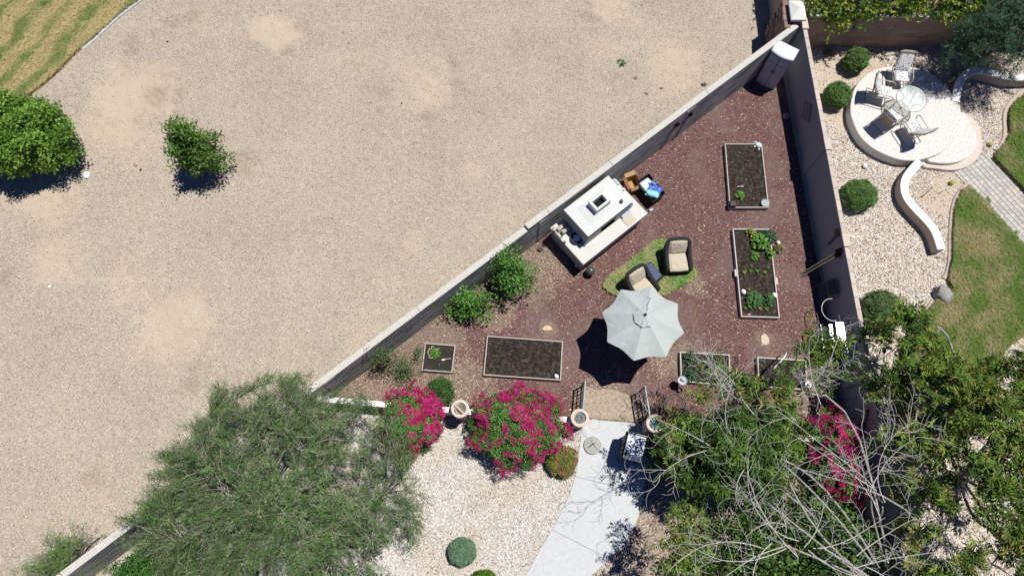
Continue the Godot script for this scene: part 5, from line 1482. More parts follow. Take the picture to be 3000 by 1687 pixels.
func neighbour_things() -> void:
	var y := Vector3(0, 0.42, 0)
	patio_chair("black and white patterned patio chair at the top of the glass table", Vector3(13.62, 0.42, -14.62), deg_to_rad(-6))
	patio_chair("black and white patterned patio chair left of the glass table", Vector3(12.85, 0.42, -13.92), deg_to_rad(72))
	patio_chair("patterned patio chair showing its brown back, lower left of the glass table", Vector3(13.02, 0.42, -12.92), deg_to_rad(126))
	patio_chair("patterned patio chair below the glass table, back to the lower right", Vector3(13.70, 0.42, -12.45), deg_to_rad(-158))
	var t := thing("glass_table", "round glass topped patio table between the patterned chairs", "table", Vector3(13.62, 0.42, -13.43))
	var fr: Material = mats["chair_tube"]
	var glass := StandardMaterial3D.new()
	glass.resource_name = "table_glass"
	glass.transparency = BaseMaterial3D.TRANSPARENCY_ALPHA
	glass.albedo_color = Color(0.86, 0.92, 0.90, 0.42)
	glass.roughness = 0.12
	part(t, "glass_top", MB.new().lathe([Vector2(0.49, 0.71), Vector2(0, 0.71)], 48), glass)
	part(t, "rim", MB.new().lathe([Vector2(0.49, 0.70), Vector2(0.51, 0.69), Vector2(0.515, 0.71), Vector2(0.50, 0.722), Vector2(0.488, 0.715)], 48), fr)
	for i in 4:
		var a := TAU * i / 4.0 + 0.7
		part(t, "leg", MB.new().tube(curve3([Vector3(cos(a) * .49, .69, sin(a) * .49), Vector3(cos(a) * .30, .66, sin(a) * .30), Vector3(cos(a + .2) * .20, .45, sin(a + .2) * .20), Vector3(cos(a + .3) * .34, .02, sin(a + .3) * .34)], 4), 0.015, 6), fr)
	part(t, "brace", MB.new().tube([Vector3(.18, .45, .1), Vector3(-.1, .45, .18), Vector3(-.18, .45, -.1), Vector3(.1, .45, -.18), Vector3(.18, .45, .1)], 0.012, 6), fr)
	solo("boulder", "grey craggy boulder at the lawn kerb right of the gravel", "boulder", MB.new().blob(Vector3(0, 0.12, 0), Vector3(0.25, 0.24, 0.30), 0.35, 12, 18, 12), mat("granite", Color.WHITE, 0.9, tex("granite_tex", 0.05, [lin(.10, .095, .085), lin(.26, .25, .235), lin(.40, .385, .36), lin(.50, .48, .45)], 5, 256), 0.7, bump("bed_n", 0.1)), Vector3(14.078, 0, -6.753), 0.4)
	solo("white_rock", "small white rock on the gravel below the patio", "stone", MB.new().blob(Vector3(0, 0.06, 0), Vector3(0.08, 0.08, 0.10), 0.3, 4), mat("white_stone", lin(.78, .77, .74)), Vector3(12.240, 0, -11.457))
	solo("grey_rock", "flat grey rock near the lower seat wall and boulder", "stone", MB.new().blob(Vector3(0, 0.03, 0), Vector3(0.09, 0.05, 0.08), 0.25, 6), mat("rock_pale", lin(.48, .44, .40), 0.9), Vector3(13.315, 0, -6.745))
	solo("grey_rock", "little grey rock at the tip of the seat wall", "stone", MB.new().blob(Vector3(0, 0.03, 0), Vector3(0.07, 0.04, 0.05), 0.25, 7), mat("slate", lin(.20, .23, .25)), Vector3(14.199, 0, -8.093))
	for k in [[Vector3(15.125, 0.1, -10.798), "round yellow green barrel cactus left of the paver path"], [Vector3(16.748, 0.1, -12.269), "round yellow green barrel cactus near the patio steps"]]:
		var g := MB.new()
		for i in 14:
			var a0 := TAU * i / 14.0
			g.lathe([Vector2(0.02, 0.0), Vector2(0.065, 0.04), Vector2(0.078, 0.09), Vector2(0.06, 0.15), Vector2(0.0, 0.17)], 5, Vector3(cos(a0), 0, sin(a0)) * 0.02)
		solo("barrel_cactus", k[1], "cactus", g, mat("cactus", lin(.36, .34, .09), 0.8), k[0] - Vector3(0, 0.1, 0), 0.0, "barrel cacti")
	solo("path_light", "small white garden light beside the barrel cactus near the steps", "light", MB.new().box(Vector3(0, 0.05, 0), Vector3(0.05, 0.1, 0.06), 0.0, 0.01), mat("white_pvc", lin(.78, .77, .75)), Vector3(16.694, 0, -12.317))
	solo("path_light", "small white garden light at the foot of the round patio", "light", MB.new().box(Vector3(0, 0.05, 0), Vector3(0.06, 0.1, 0.06), 0.0, 0.01), mat("white_pvc", lin(.78, .77, .75)), Vector3(11.995, 0, -13.944))
	for k in [[Vector3(14.017, 0, -10.263), Vector3(14.162, 0.5, -10.455), "bare forked twig growing in the gravel by the lower seat wall"], [Vector3(14.672, 0, -10.437), Vector3(14.673, 0.25, -10.431), "short bare stick in the sandy spot by the kerb"], [Vector3(14.433, 0, -9.092), Vector3(14.553, 0.2, -9.134), "short bare stick beside the end of the seat wall"]]:
		var a: Vector3 = k[0]
		var b: Vector3 = k[1] - k[0]
		var g := MB.new().tube([Vector3.ZERO, b * 0.5 + Vector3(0.02, 0, 0), b], [0.016, 0.012, 0.006], 6)
		if b.y > 0.4:
			g.tube([b * 0.25, b * 0.25 + Vector3(-0.12, 0.12, 0.02)], [0.01, 0.005], 5).tube([b * 0.4, b * 0.4 + Vector3(0.1, 0.14, -0.03)], [0.01, 0.004], 5)
		solo("bare_twig", k[2], "twig", g, mat("twig", lin(.12, .085, .06), 0.9), a, 0.0, "bare twigs in the gravel")


# ---------------------------------------------------------------- leaves
func add_leaf(g: MB, base: Vector3, dir: Vector3, nrm: Vector3, l: float, w: float, droop := 0.15) -> void:
	var side := dir.cross(nrm).normalized() * w * 0.5
	var tip := base + dir * l - Vector3(0, l * droop, 0)
	var m := base + dir * l * 0.45
	g.tri(base, m + side, tip)
	g.tri(base, tip, m - side)

func leafy_mesh(n: int, r: float, h: float, l: float, w: float, seed: int, tints: Array) -> ArrayMesh:
	var g := MB.new()
	var q := RandomNumberGenerator.new()
	q.seed = seed * 71 + 5
	for i in n:
		var a := q.randf() * TAU
		var d := sqrt(q.randf())
		var p := Vector3(cos(a) * d * r, h * (1.0 - d * d * 0.7) * q.randf_range(0.55, 1.0), sin(a) * d * r)
		var dir := Vector3(cos(a + q.randf_range(-1, 1)), q.randf_range(-0.1, 0.6), sin(a + q.randf_range(-1, 1))).normalized()
		var k: Color = tints[q.randi() % tints.size()]
		var s := q.randf_range(0.75, 1.2)
		g.tint(Color(k.r * s, k.g * s, k.b * s))
		add_leaf(g, p - dir * l * 0.5, dir, (Vector3.UP + Vector3(q.randf_range(-.5, .5), 0, q.randf_range(-.5, .5))).normalized(), l * q.randf_range(0.7, 1.2), w)
	for i in 4:
		g.tint(lin(.10, .12, .05))
		var a := i * 1.7
		g.tube([Vector3.ZERO, Vector3(cos(a) * r * 0.4, h * 0.7, sin(a) * r * 0.4)], [0.008, 0.004], 4)
	return g.mesh()

# a spray of leaves: y points outwards
func clump_mesh(style: String, n: int, reach: float, l: float, w: float, seed: int) -> ArrayMesh:
	var g := MB.new()
	var q := RandomNumberGenerator.new()
	q.seed = seed * 131 + 7
	if style == "ball":
		for i in n:
			var d := Vector3(q.randf_range(-1, 1), q.randf_range(-0.35, 1), q.randf_range(-1, 1)).normalized()
			var p := d * reach * q.randf_range(0.1, 0.8)
			var nr := (Vector3.UP * 0.9 + d * 0.5 + Vector3(q.randf_range(-.7, .7), q.randf_range(-.3, .3), q.randf_range(-.7, .7))).normalized()
			add_leaf(g, p, (d + Vector3(q.randf_range(-.5, .5), q.randf_range(-.4, .2), q.randf_range(-.5, .5))).normalized(), nr, l * q.randf_range(0.7, 1.2), w * q.randf_range(0.8, 1.2))
	elif style == "feather":
		# a fine twig bearing rows of tiny leaflets
		for k in 3:
			var a := k * 2.1 + q.randf()
			var d := Vector3(cos(a) * 0.55, 1.0, sin(a) * 0.55).normalized()
			var s := d.cross(Vector3(sin(a), 0.3, cos(a))).normalized()
			g.tri(-s * 0.003, s * 0.003, d * reach)
			for i in n:
				var t := (i + 1.0) / n
				var nr := Vector3(q.randf_range(-.6, .6), 1.0, q.randf_range(-.6, .6)).normalized()
				add_leaf(g, d * reach * t, (s * (1 if i % 2 else -1) + d * 0.5 + Vector3(q.randf_range(-.4, .4), q.randf_range(-.4, .4), q.randf_range(-.4, .4))).normalized(), nr, l, w)
	else:
		# long leaves hanging in rows from a short stalk
		for k in 2:
			var a := k * 2.8 + q.randf()
			var d := Vector3(cos(a) * 0.9, 0.7, sin(a) * 0.9).normalized()
			var s := d.cross(Vector3.UP).normalized()
			g.tri(-s * 0.004, s * 0.004, d * reach)
			for i in n:
				var t := (i + 1.0) / n
				add_leaf(g, d * reach * t, (s * (1 if i % 2 else -1) + d * 0.9 + Vector3(0, -0.35, 0) + Vector3(q.randf_range(-.3, .3), q.randf_range(-.3, .3), q.randf_range(-.3, .3))).normalized(), Vector3(q.randf_range(-.5, .5), 1.0, q.randf_range(-.5, .5)).normalized(), l * q.randf_range(0.8, 1.2), w, 0.3)
	return g.mesh()

func facing(d: Vector3) -> Basis:
	var y := d.normalized()
	var x := y.cross(Vector3(0.31, 0.2, 0.93)).normalized()
	return Basis(x, y, x.cross(y)) * Basis(Vector3.UP, rng.randf() * TAU)

# leaves through the outer part of a lumpy ball
func ball_crown(parent: Node, called: String, c: Vector3, r: Vector3, n: int, shape: Mesh, m: Material, size: Vector2, tints: Callable, lump := 0.2, seed := 1, depth := 0.4) -> void:
	var where := []
	var ks := []
	var f := noise(seed, 1.0, 3)
	for i in n:
		var d := Vector3(rng.randfn(), rng.randfn(), rng.randfn()).normalized()
		if d.y < -0.55:
			d.y = -d.y
		var k := 1.0 + lump * 2.2 * f.get_noise_3d(d.x * 1.4 + seed, d.y * 1.4, d.z * 1.4)
		var t := 1.0 - depth * pow(rng.randf(), 1.6)
		var p := c + d * r * k * t
		if p.y < 0.03:
			continue
		var s := rng.randf_range(size.x, size.y)
		var o := (d / r).normalized() + Vector3(rng.randf_range(-.6, .6), rng.randf_range(-.2, .7), rng.randf_range(-.6, .6))
		where.append(Transform3D(facing(o) * Basis.from_scale(Vector3.ONE * s), p))
		ks.append(tints.call(p, t))
	copies(called, shape, m, where, ks, parent)

func bark(key := "bark", a := lin(.16, .125, .10), b := lin(.30, .25, .21)) -> StandardMaterial3D:
	return mat(key, Color.WHITE, 0.95, tex(key + "_tex", 0.06, [a, a.lerp(b, 0.5), b], 4, 256), 0.5)

func in_poly(poly: PackedVector2Array, r: Rect2) -> Vector2:
	for i in 200:
		var p := r.position + Vector2(rng.randf(), rng.randf()) * r.size
		if Geometry2D.is_point_in_polygon(p, poly):
			return p
	return r.get_center()

func dome(p: Vector2, poly: PackedVector2Array, reach: float) -> float:
	var e := clampf(edge_distance(p, poly) / reach, 0.0, 1.0)
	return sqrt(maxf(0.0, 1.0 - (1.0 - e) * (1.0 - e)))

func nearest(p: Vector3, a: Array) -> Vector3:
	var best := 1e9
	var o := p
	for q in a:
		var d: float = p.distance_squared_to(q) + (3.0 if q.y > p.y + 0.15 else 0.0)
		if d < best:
			best = d
			o = q
	return o

# where a twig leaves its branch: about `want` metres back, on the side nearer the trunk
func attach(e: Vector3, a: Array, want: float) -> Vector3:
	var best := 1e9
	var o := e
	var re := Vector2(e.x, e.z).length()
	for q in a:
		var d: float = absf(e.distance_to(q) - want) + maxf(0.0, Vector2(q.x, q.z).length() - re + 0.5 * want) * 1.5 + (1.0 if q.y > e.y + 0.15 else 0.0)
		if d < best:
			best = d
			o = q
	return o

func bowed(a: Vector3, b: Vector3, lift: float, n := 6) -> Array:
	var out := []
	var side := Vector3(rng.randf_range(-1, 1), 0, rng.randf_range(-1, 1)) * a.distance_to(b) * 0.08
	for i in n + 1:
		var t := float(i) / n
		out.append(a.lerp(b, t) + (Vector3(0, lift, 0) + side) * sin(PI * t) * a.distance_to(b))
	return out

func taper(r0: float, r1: float, n: int) -> Array:
	var o := []
	for i in n:
		o.append(lerpf(r0, r1, float(i) / (n - 1)))
	return o

# a tree whose crown fills an outline: trunk, limbs, finer branches, and foliage borne on the twigs
func grow(t: Node3D, poly_in: Array, y_low: float, y_top: float, reach: float, trunk_r: float, fork: float, limbs: int, secs: int, twigs: int, leaf: Mesh, per_twig: int, spread: float, size: Vector2, tints: Callable, bk: Material, along := false, twig_r := 0.008) -> void:
	var poly := packed(poly_in)
	var bb := bounds(poly)
	var o := t.position
	var foot := Vector3.ZERO
	part(t, "trunk", MB.new().tube([foot, foot + Vector3(0.04, fork * 0.5, 0.03), foot + Vector3(0.0, fork, 0)], [trunk_r * 1.25, trunk_r, trunk_r * 0.95], 10), bk)
	var top := Vector3(0, fork - 0.1, 0)
	var ls := []
	var spots := []
	for i in limbs:
		var best := Vector2.ZERO
		var score := -1.0
		for k in 14:
			var p := in_poly(poly, bb)
			var s := 1e9
			for q in spots:
				s = minf(s, p.distance_to(q))
			if spots.is_empty():
				s = 1.0
			s *= 0.4 + dome(p, poly, reach)
			if s > score:
				score = s
				best = p
		spots.append(best)
		var y := y_low + (y_top - y_low) * dome(best, poly, reach) * rng.randf_range(0.5, 0.8)
		var e := Vector3(best.x, y, best.y) - o
		var line := bowed(top, e, 0.12, 9)
		part(t, "limb", MB.new().tube(line, taper(trunk_r * 0.62, 0.018, 10), 7), bk)
		ls.append_array(line.slice(2))
	var fine_b := MB.new()
	var ss := []
	for i in secs:
		var p := in_poly(poly, bb)
		var y := y_low + (y_top - y_low) * dome(p, poly, reach) * rng.randf_range(0.55, 0.95)
		var e := Vector3(p.x, y, p.y) - o
		var line := bowed(nearest(e, ls), e, 0.06, 5)
		fine_b.tube(line, taper(twig_r * 2.2, twig_r, 6), 4, false)
		ss.append_array(line.slice(1))
	var where := []
	var ks := []
	for i in twigs:
		var p := in_poly(poly, bb)
		var dm := dome(p, poly, reach)
		var y := y_low + (y_top - y_low) * dm * (1.0 - (0.65 if along else 0.45) * pow(rng.randf(), 1.3)) + rng.randf_range(-0.1, 0.12)
		var e := Vector3(p.x, y, p.y) - o
		if dm < 0.75:
			e += (Vector3(p.x - bb.get_center().x, 0, p.y - bb.get_center().y)).normalized() * rng.randf_range(-0.15, 0.38)
		var a := attach(e, ss, rng.randf_range(0.7, 1.3)) if along else nearest(e, ss)
		var line := bowed(a, e, 0.04, 4)
		fine_b.tube(line, taper(twig_r, twig_r * 0.5, 5), 3, false)
		var dir := (e - a).normalized()
		for k in per_twig:
			var q: Vector3
			if along:
				var u := 1.0 - 0.8 * float(k) / per_twig
				q = a.lerp(e, u) + Vector3(rng.randfn(), rng.randfn() * 0.7, rng.randfn()) * spread
			else:
				q = e + Vector3(rng.randfn(), rng.randfn() * 0.6, rng.randfn()) * spread
			var s := rng.randf_range(size.x, size.y)
			var out := dir * (1.6 if along else 0.7) + Vector3(rng.randf_range(-.7, .7), rng.randf_range(0.0, .8), rng.randf_range(-.7, .7))
			where.append(Transform3D(facing(out) * Basis.from_scale(Vector3.ONE * s), q))
			ks.append(tints.call(q + o, dm))
	var fb := part(t, "twigs", fine_b, bk)
	fb.set_meta("kind", "stuff")
	copies("crown", leaf, tinted("leaf_fine", 0.7, 0.12, 0.25) if along else tinted("leaf", 0.6, 0.35, 0.35), where, ks, t)

# ---------------------------------------------------------------- vegetables and small plants
func veg(called: String, label: String, at: Vector3, r: float, h: float, n: int, l: float, w: float, tints: Array, group := "", cat := "plant") -> void:
	solo(called, label, cat, leafy_mesh(n, r, h, l, w, int(at.x * 91.0 + at.z * 37.0) % 997 + 1000, tints), tinted("leaf_small", 0.65, 0.3), at, 0.0, group)

func small_plants() -> void:
	var g1 := [lin(.08, .20, .03), lin(.12, .26, .045), lin(.06, .15, .03)]
	var g2 := [lin(.045, .11, .035), lin(.06, .15, .05), lin(.035, .085, .03)]
	var g3 := [lin(.035, .09, .045), lin(.05, .12, .055), lin(.028, .07, .04)]
	var yl := [lin(.20, .27, .05), lin(.28, .32, .07), lin(.14, .2, .04)]
	var gp := "plants growing in the raised beds"
	var y := Vector3(0, 0.13, 0)
	veg("vegetable_plant", "tallest broad leaved plant at the top right of the longest bed", Vector3(8.262, 0.13, -8.551), 0.30, 0.40, 90, 0.15, 0.09, g1, gp)
	veg("vegetable_plant", "blue green spiky leaved plant beside the top right bed board", Vector3(8.584, 0.13, -8.739), 0.24, 0.42, 60, 0.20, 0.05, g3, gp)
	veg("vegetable_plant", "bright bushy plant below the tallest one in the longest bed", Vector3(8.028, 0.13, -8.097), 0.15, 0.22, 50, 0.09, 0.06, g1, gp)
	veg("vegetable_plant", "leafy plant spilling over the right board of the longest bed", Vector3(8.571, 0.13, -8.150), 0.15, 0.28, 40, 0.12, 0.06, g1, gp)
	veg("flowering_plant", "yellow flowered plant at the top edge of the longest bed", Vector3(7.995, 0.13, -8.902), 0.17, 0.28, 50, 0.10, 0.06, [lin(.12, .24, .06), lin(.55, .36, .03), lin(.10, .2, .05), lin(.16, .26, .14)], gp)
	veg("flowering_plant", "reddish flowering plant outside the longest bed's right board", Vector3(8.906, 0, -8.385), 0.17, 0.26, 70, 0.07, 0.05, [lin(.14, .2, .05), lin(.20, .09, .05), lin(.10, .16, .04)], gp)
	veg("vegetable_plant", "large dark cabbage like plant at the lower end of the longest bed", Vector3(7.863, 0.13, -6.586), 0.26, 0.26, 80, 0.14, 0.11, g2, gp)
	veg("vegetable_plant", "dark leafy plant at the lower right of the longest bed", Vector3(8.342, 0.13, -6.586), 0.20, 0.24, 55, 0.12, 0.09, g2, gp)
	var i := 0
	for k in [[365, 718, "yellow green seedling at the left of the middle row"], [450, 700, "second seedling from the left in the middle row"], [537, 700, "third seedling from the left in the middle row"], [640, 718, "rightmost seedling in the middle row"], [680, 655, "yellowing seedling above the middle row, right side"], [460, 630, "pale seedling above the middle row"], [430, 945, "tiny seedling above the cabbage like plant"], [595, 770, "tiny seedling below the middle row"], [440, 1175, "seedling just below the cabbage like plant"], [575, 1195, "seedling at the lower centre of the longest bed"], [660, 1205, "yellowish seedling at the lower right of the longest bed"], [380, 1195, "seedling at the lower left of the longest bed"], [725, 1160, "round leaved seedling by the right board of the longest bed"]]:
		veg("seedling", k[2], Vector3(6.906, 0.13, -9.447), 0.07, 0.09, 12, 0.06, 0.04, yl if i % 3 == 0 else g1, "seedlings in the longest bed", "seedling")
		i += 1
	var at := [Vector2(7.64, -7.52), Vector2(7.86, -7.56), Vector2(8.07, -7.56), Vector2(8.32, -7.52), Vector2(8.44, -7.68), Vector2(7.90, -7.75), Vector2(7.74, -6.93), Vector2(8.20, -7.38), Vector2(7.71, -6.34), Vector2(8.03, -6.29), Vector2(8.24, -6.26), Vector2(7.56, -6.29), Vector2(8.41, -6.38)]
	for j in at.size():
		var o := get_node("seedling" if j == 0 else "seedling_%03d" % j)
		o.position = Vector3(at[j].x, 0.13, at[j].y)
		o.scale = Vector3.ONE * [1.2, 1.0, 1.2, 1.0, 0.9, 1.0, 0.9, 0.8, 1.3, 1.1, 1.2, 1.0, 0.8][j]
	veg("vegetable_plant", "single green plant in the lower left of the first bed", Vector3(7.747, 0.13, -10.268), 0.16, 0.22, 50, 0.10, 0.05, g1, gp)
	veg("vegetable_plant", "bright green plant with dried stalks in the smallest bed", Vector3(-2.430, 0.13, -4.813), 0.16, 0.20, 60, 0.11, 0.05, g1, gp)
	var st := thing("dried_stalks", "pale dried stalks curling beside the plant in the smallest bed", "stalks", Vector3(-2.549, 0.14, -4.811))
	for k in [[Vector3(-.05, .02, .1), Vector3(-.12, .08, .0), Vector3(-.05, .1, -.16)], [Vector3(-.1, .02, .13), Vector3(-.02, .05, .16), Vector3(.05, .03, .12)], [Vector3(.06, .05, -.08), Vector3(.16, .08, -.12), Vector3(.22, .04, -.09)], [Vector3(-.02, .05, -.12), Vector3(-.0, .1, -.2), Vector3(.06, .07, -.2)]]:
		part(st, "stalk", MB.new().tube(curve3(k, 4), 0.013, 6), mat("straw", lin(.55, .47, .36), 0.9))
	for k in [[430, 260, "dark leafy plant at the upper left of the bed by the bowl"], [410, 510, "dark leafy plant at the lower left of the bed by the bowl"], [690, 390, "largest dark plant in the centre of the bed by the bowl"], [880, 420, "small bright plant at the right of the bed by the bowl"]]:
		veg("vegetable_plant", k[2], Vector3.ZERO, 0.24 if k[0] != 880 else 0.12, 0.26, 80, 0.10, 0.05, g3 if k[0] != 880 else g1, gp)
	var pts := [Vector2(5.66, -4.65), Vector2(5.58, -4.12), Vector2(6.19, -4.37), Vector2(6.58, -4.31)]
	var base: int = names["vegetable_plant"] - 3
	for j in 4:
		get_node("vegetable_plant_%03d" % (base + j)).position = Vector3(pts[j].x, 0.13, pts[j].y)
	for k in [[Vector3(8.380, 0.13, -4.235), "dark seedling inside the white hoop"], [Vector3(8.840, 0.13, -4.257), "bright seedling in the right half of the hooped bed"], [Vector3(8.567, 0.13, -4.510), "small plant near the top board of the hooped bed"], [Vector3(9.051, 0.13, -4.457), "small plant at the upper right of the hooped bed"]]:
		veg("seedling", k[1], k[0], 0.11, 0.14, 24, 0.09, 0.04, g1, "seedlings in the hooped bed", "seedling")
	veg("marigold", "orange marigold in the corner of the bed by the bowl", Vector3(5.570, 0.13, -4.797), 0.05, 0.12, 14, 0.05, 0.05, [lin(.6, .28, .02), lin(.1, .2, .04)], gp, "flower")
	veg("weed_seedling", "lone dark green weed on the open common", Vector3(3.993, 0, -15.601), 0.16, 0.14, 26, 0.11, 0.06, [lin(.06, .14, .05), lin(.08, .19, .07)], "", "weed")
	# tufted plants by the brick wall
	var q := RandomNumberGenerator.new()
	q.seed = 5
	var tg := MB.new()
	for k in 46:
		var a := q.randf() * TAU
		var l := q.randf_range(0.18, 0.34)
		var d := Vector3(cos(a), 0, sin(a))
		tg.tint(lin(.18, .22, .07).lerp(lin(.35, .26, .16), q.randf()))
		add_leaf(tg, d * 0.02, (d + Vector3(0, q.randf_range(0.3, 1.2), 0)).normalized(), Vector3(0, 1, 0.01), l, 0.018, 0.3)
	solo("spiky_tuft", "spiky brownish green tuft left of the upper round shrub", "plant", tg, tinted("leaf_small"), Vector3(11.586, 0, -16.024))
	veg("wall_weed", "small grey green plant against the brick wall's left end", Vector3(11.289, 0, -16.434) + Vector3(0.05, 0, 0.05), 0.15, 0.55, 40, 0.09, 0.03, [lin(.13, .17, .11), lin(.18, .22, .15)], "", "plant")
	veg("lawn_weed", "green weed growing over the paver path's left edge", Vector3(16.251, 0.02, -10.175), 0.13, 0.08, 40, 0.08, 0.03, g1, "weeds on the paver path", "weed")
	veg("lawn_weed", "green weed sprouting between lower pavers", Vector3(17.010, 0.02, -8.962), 0.11, 0.06, 34, 0.08, 0.03, g1, "weeds on the paver path", "weed")
	# fallen leaves
	var lf := MB.new()
	add_leaf(lf, Vector3(-.5, 0.05, 0), Vector3.RIGHT, Vector3.UP, 1.0, 0.55, 0.0)
	strew("fallen_leaves", "dry orange and yellow leaves fallen on mulch and gravel", "leaves", [packed(tri_garden()), packed([Vector2(-8.0, -2.2), Vector2(-7.5, -2.9), Vector2(1.0, -9.4), Vector2(1.3, -9.2)])], [], 2.2, lf.mesh(), tinted("leaf_small"), 0.035, 0.3, func(p):
		var s := rng.randf_range(0.05, 0.10)
		return [Vector3(s, s * 0.3, s), vary(pick([lin(.52, .36, .16), lin(.42, .22, .08), lin(.60, .48, .26), lin(.35, .16, .08)]), 0.2)])

# ---------------------------------------------------------------- shrubs
func shrub(called: String, label: String, cat: String, at: Vector3, r: Vector3, n: int, leaf: Mesh, size: Vector2, tints: Array, lump: float, group := "", depth := 0.35) -> Node3D:
	var t := thing(called, label, cat, at, 0.0, group)
	part(t, "stem", MB.new().tube([Vector3(0, 0, 0), Vector3(0.02, r.y * 0.7, 0.01), Vector3(0, r.y * 1.1, 0)], [0.04, 0.03, 0.015], 7).tube([Vector3(0.0, r.y * 0.3, 0), Vector3(r.x * 0.5, r.y * 1.2, 0.05)], [0.025, 0.01], 5).tube([Vector3(0.0, r.y * 0.3, 0), Vector3(-r.x * 0.5, r.y * 1.2, -0.1)], [0.025, 0.01], 5), bark())
	ball_crown(t, "foliage", Vector3(0, r.y * 0.95, 0), r, n, leaf, tinted("leaf", 0.6, 0.35, 0.35), size, func(_p, d): return vary(pick(tints), 0.22), lump, int(at.x * 13.0 + at.z * 7.0) % 500 + 600, depth)
	return t

func shrubs() -> void:
	var small := clump_mesh("ball", 11, 0.075, 0.05, 0.03, 1)
	var tint := [lin(.09, .18, .045), lin(.125, .235, .06), lin(.065, .13, .035), lin(.16, .27, .08)]
	var gp := "clipped round shrubs in the gravel"
	shrub("round_shrub", "round clipped shrub nearest the brick wall", "shrub", Vector3(12.359, 0, -15.467), Vector3(0.40, 0.42, 0.40), 1500, small, Vector2(0.8, 1.2), tint, 0.10, gp)
	shrub("round_shrub", "round clipped shrub between the right wall and the patio", "shrub", Vector3(11.473, 0, -14.031), Vector3(0.42, 0.42, 0.42), 1500, small, Vector2(0.8, 1.2), tint, 0.10, gp)
	shrub("round_shrub", "squarish clipped shrub beside the wall below the patio", "shrub", Vector3(11.695, 0, -10.194), Vector3(0.55, 0.42, 0.50), 2200, small, Vector2(0.8, 1.2), tint, 0.08, gp)
	shrub("round_shrub", "large clipped shrub beside the wall above the leafy tree", "shrub", Vector3(11.811, 0, -6.106), Vector3(0.60, 0.52, 0.62), 2600, small, Vector2(0.8, 1.2), [lin(.08, .15, .05), lin(.12, .205, .075), lin(.06, .115, .04), lin(.16, .21, .09)], 0.10, gp)
	shrub("round_shrub", "bluish green ball shrub alone in the pale side yard", "shrub", Vector3(-1.440, 0, 1.105), Vector3(0.38, 0.37, 0.38), 1500, small, Vector2(0.7, 1.0), [lin(.13, .23, .14), lin(.18, .30, .18), lin(.10, .18, .10)], 0.06, "ball shrubs in the side yard")
	shrub("round_shrub", "bright green ball shrub cut off by the picture's lower edge", "shrub", Vector3(-0.786, 0, 2.039), Vector3(0.42, 0.40, 0.42), 1500, small, Vector2(0.8, 1.2), [lin(.08, .18, .015), lin(.11, .23, .02), lin(.06, .13, .012)], 0.08, "ball shrubs in the side yard")
	# bougainvilleas
	var green := [lin(.10, .22, .045), lin(.14, .29, .06), lin(.07, .16, .035), lin(.05, .11, .03)]
	var pinks := [lin(.42, .01, .12), lin(.50, .016, .17), lin(.29, .008, .075), lin(.56, .04, .23), lin(.36, .02, .08)]
	var bl := clump_mesh("ball", 13, 0.09, 0.055, 0.038, 2)
	var fl := noise(61, 1.5, 3)
	var bou := func(label: String, at: Vector3, r: Vector3, n: int, amount: float, slope: Vector2) -> void:
		var t := thing("bougainvillea", label, "bougainvillea", at, 0.0, "magenta bougainvilleas")
		part(t, "stem", MB.new().tube([Vector3.ZERO, Vector3(.05, r.y * 0.8, 0), Vector3(0.2, r.y * 1.4, .1)], [0.06, 0.045, 0.02], 7).tube([Vector3(0, .2, 0), Vector3(-r.x * .6, r.y * 1.3, -.2)], [0.04, 0.015], 6).tube([Vector3(0, .2, 0), Vector3(r.x * .6, r.y * 1.3, .3)], [0.04, 0.015], 6), bark())
		var c := Vector3(0, r.y * 0.98, 0)
		ball_crown(t, "foliage", c, r, n, bl, tinted("leaf", 0.6, 0.35, 0.35), Vector2(0.8, 1.3), func(_p, _d): return vary(pick(green), 0.25), 0.20, int(at.x * 10.0) + 300, 0.45)
		var where := []
		var ks := []
		var f := noise(int(at.x * 10.0) + 300, 1.0, 3)
		for i in int(n * amount * 3.6):
			var d := Vector3(rng.randfn(), absf(rng.randfn()) + 0.05, rng.randfn()).normalized()
			var w := fl.get_noise_3d(d.x * 1.6 + at.x, d.y * 1.6, d.z * 1.6) * 1.5 + slope.x * d.x + slope.y * d.z
			if w < rng.randf_range(-0.25, 0.72):
				continue
			var k := 1.0 + 0.44 * f.get_noise_3d(d.x * 1.4 + int(at.x * 10.0) + 300, d.y * 1.4, d.z * 1.4)
			var p := c + d * r * k * rng.randf_range(0.97, 1.08)
			where.append(Transform3D(facing(d + Vector3(rng.randf_range(-.4, .4), 0.4, rng.randf_range(-.4, .4))) * Basis.from_scale(Vector3.ONE * rng.randf_range(0.5, 0.85)), p))
			ks.append(vary(pick(pinks), 0.25))
		copies("flowers", bl, tinted("petal", 0.6, 0.3), where, ks, t)
	bou.call("largest magenta bougainvillea between the planters", Vector3(0.16, 0, -2.38), Vector3(1.30, 0.90, 1.12), 3800, 0.42, Vector2(0.12, -0.32))
	bou.call("magenta bougainvillea between the feathery tree and the driftwood planter", Vector3(-3.02, 0, -2.62), Vector3(0.85, 0.85, 0.98), 2200, 0.55, Vector2(0.25, -0.15))
	bou.call("magenta bougainvillea against the right wall behind grey branches", Vector3(9.55, 0, -1.55), Vector3(0.72, 0.75, 1.25), 1900, 0.9, Vector2(0.45, -0.1))
	bou.call("sparse bougainvillea deep under the leafy tree by the grill", Vector3(5.3, 0, -1.6), Vector3(1.1, 0.6, 1.0), 1500, 0.14, Vector2(-0.3, -0.1))
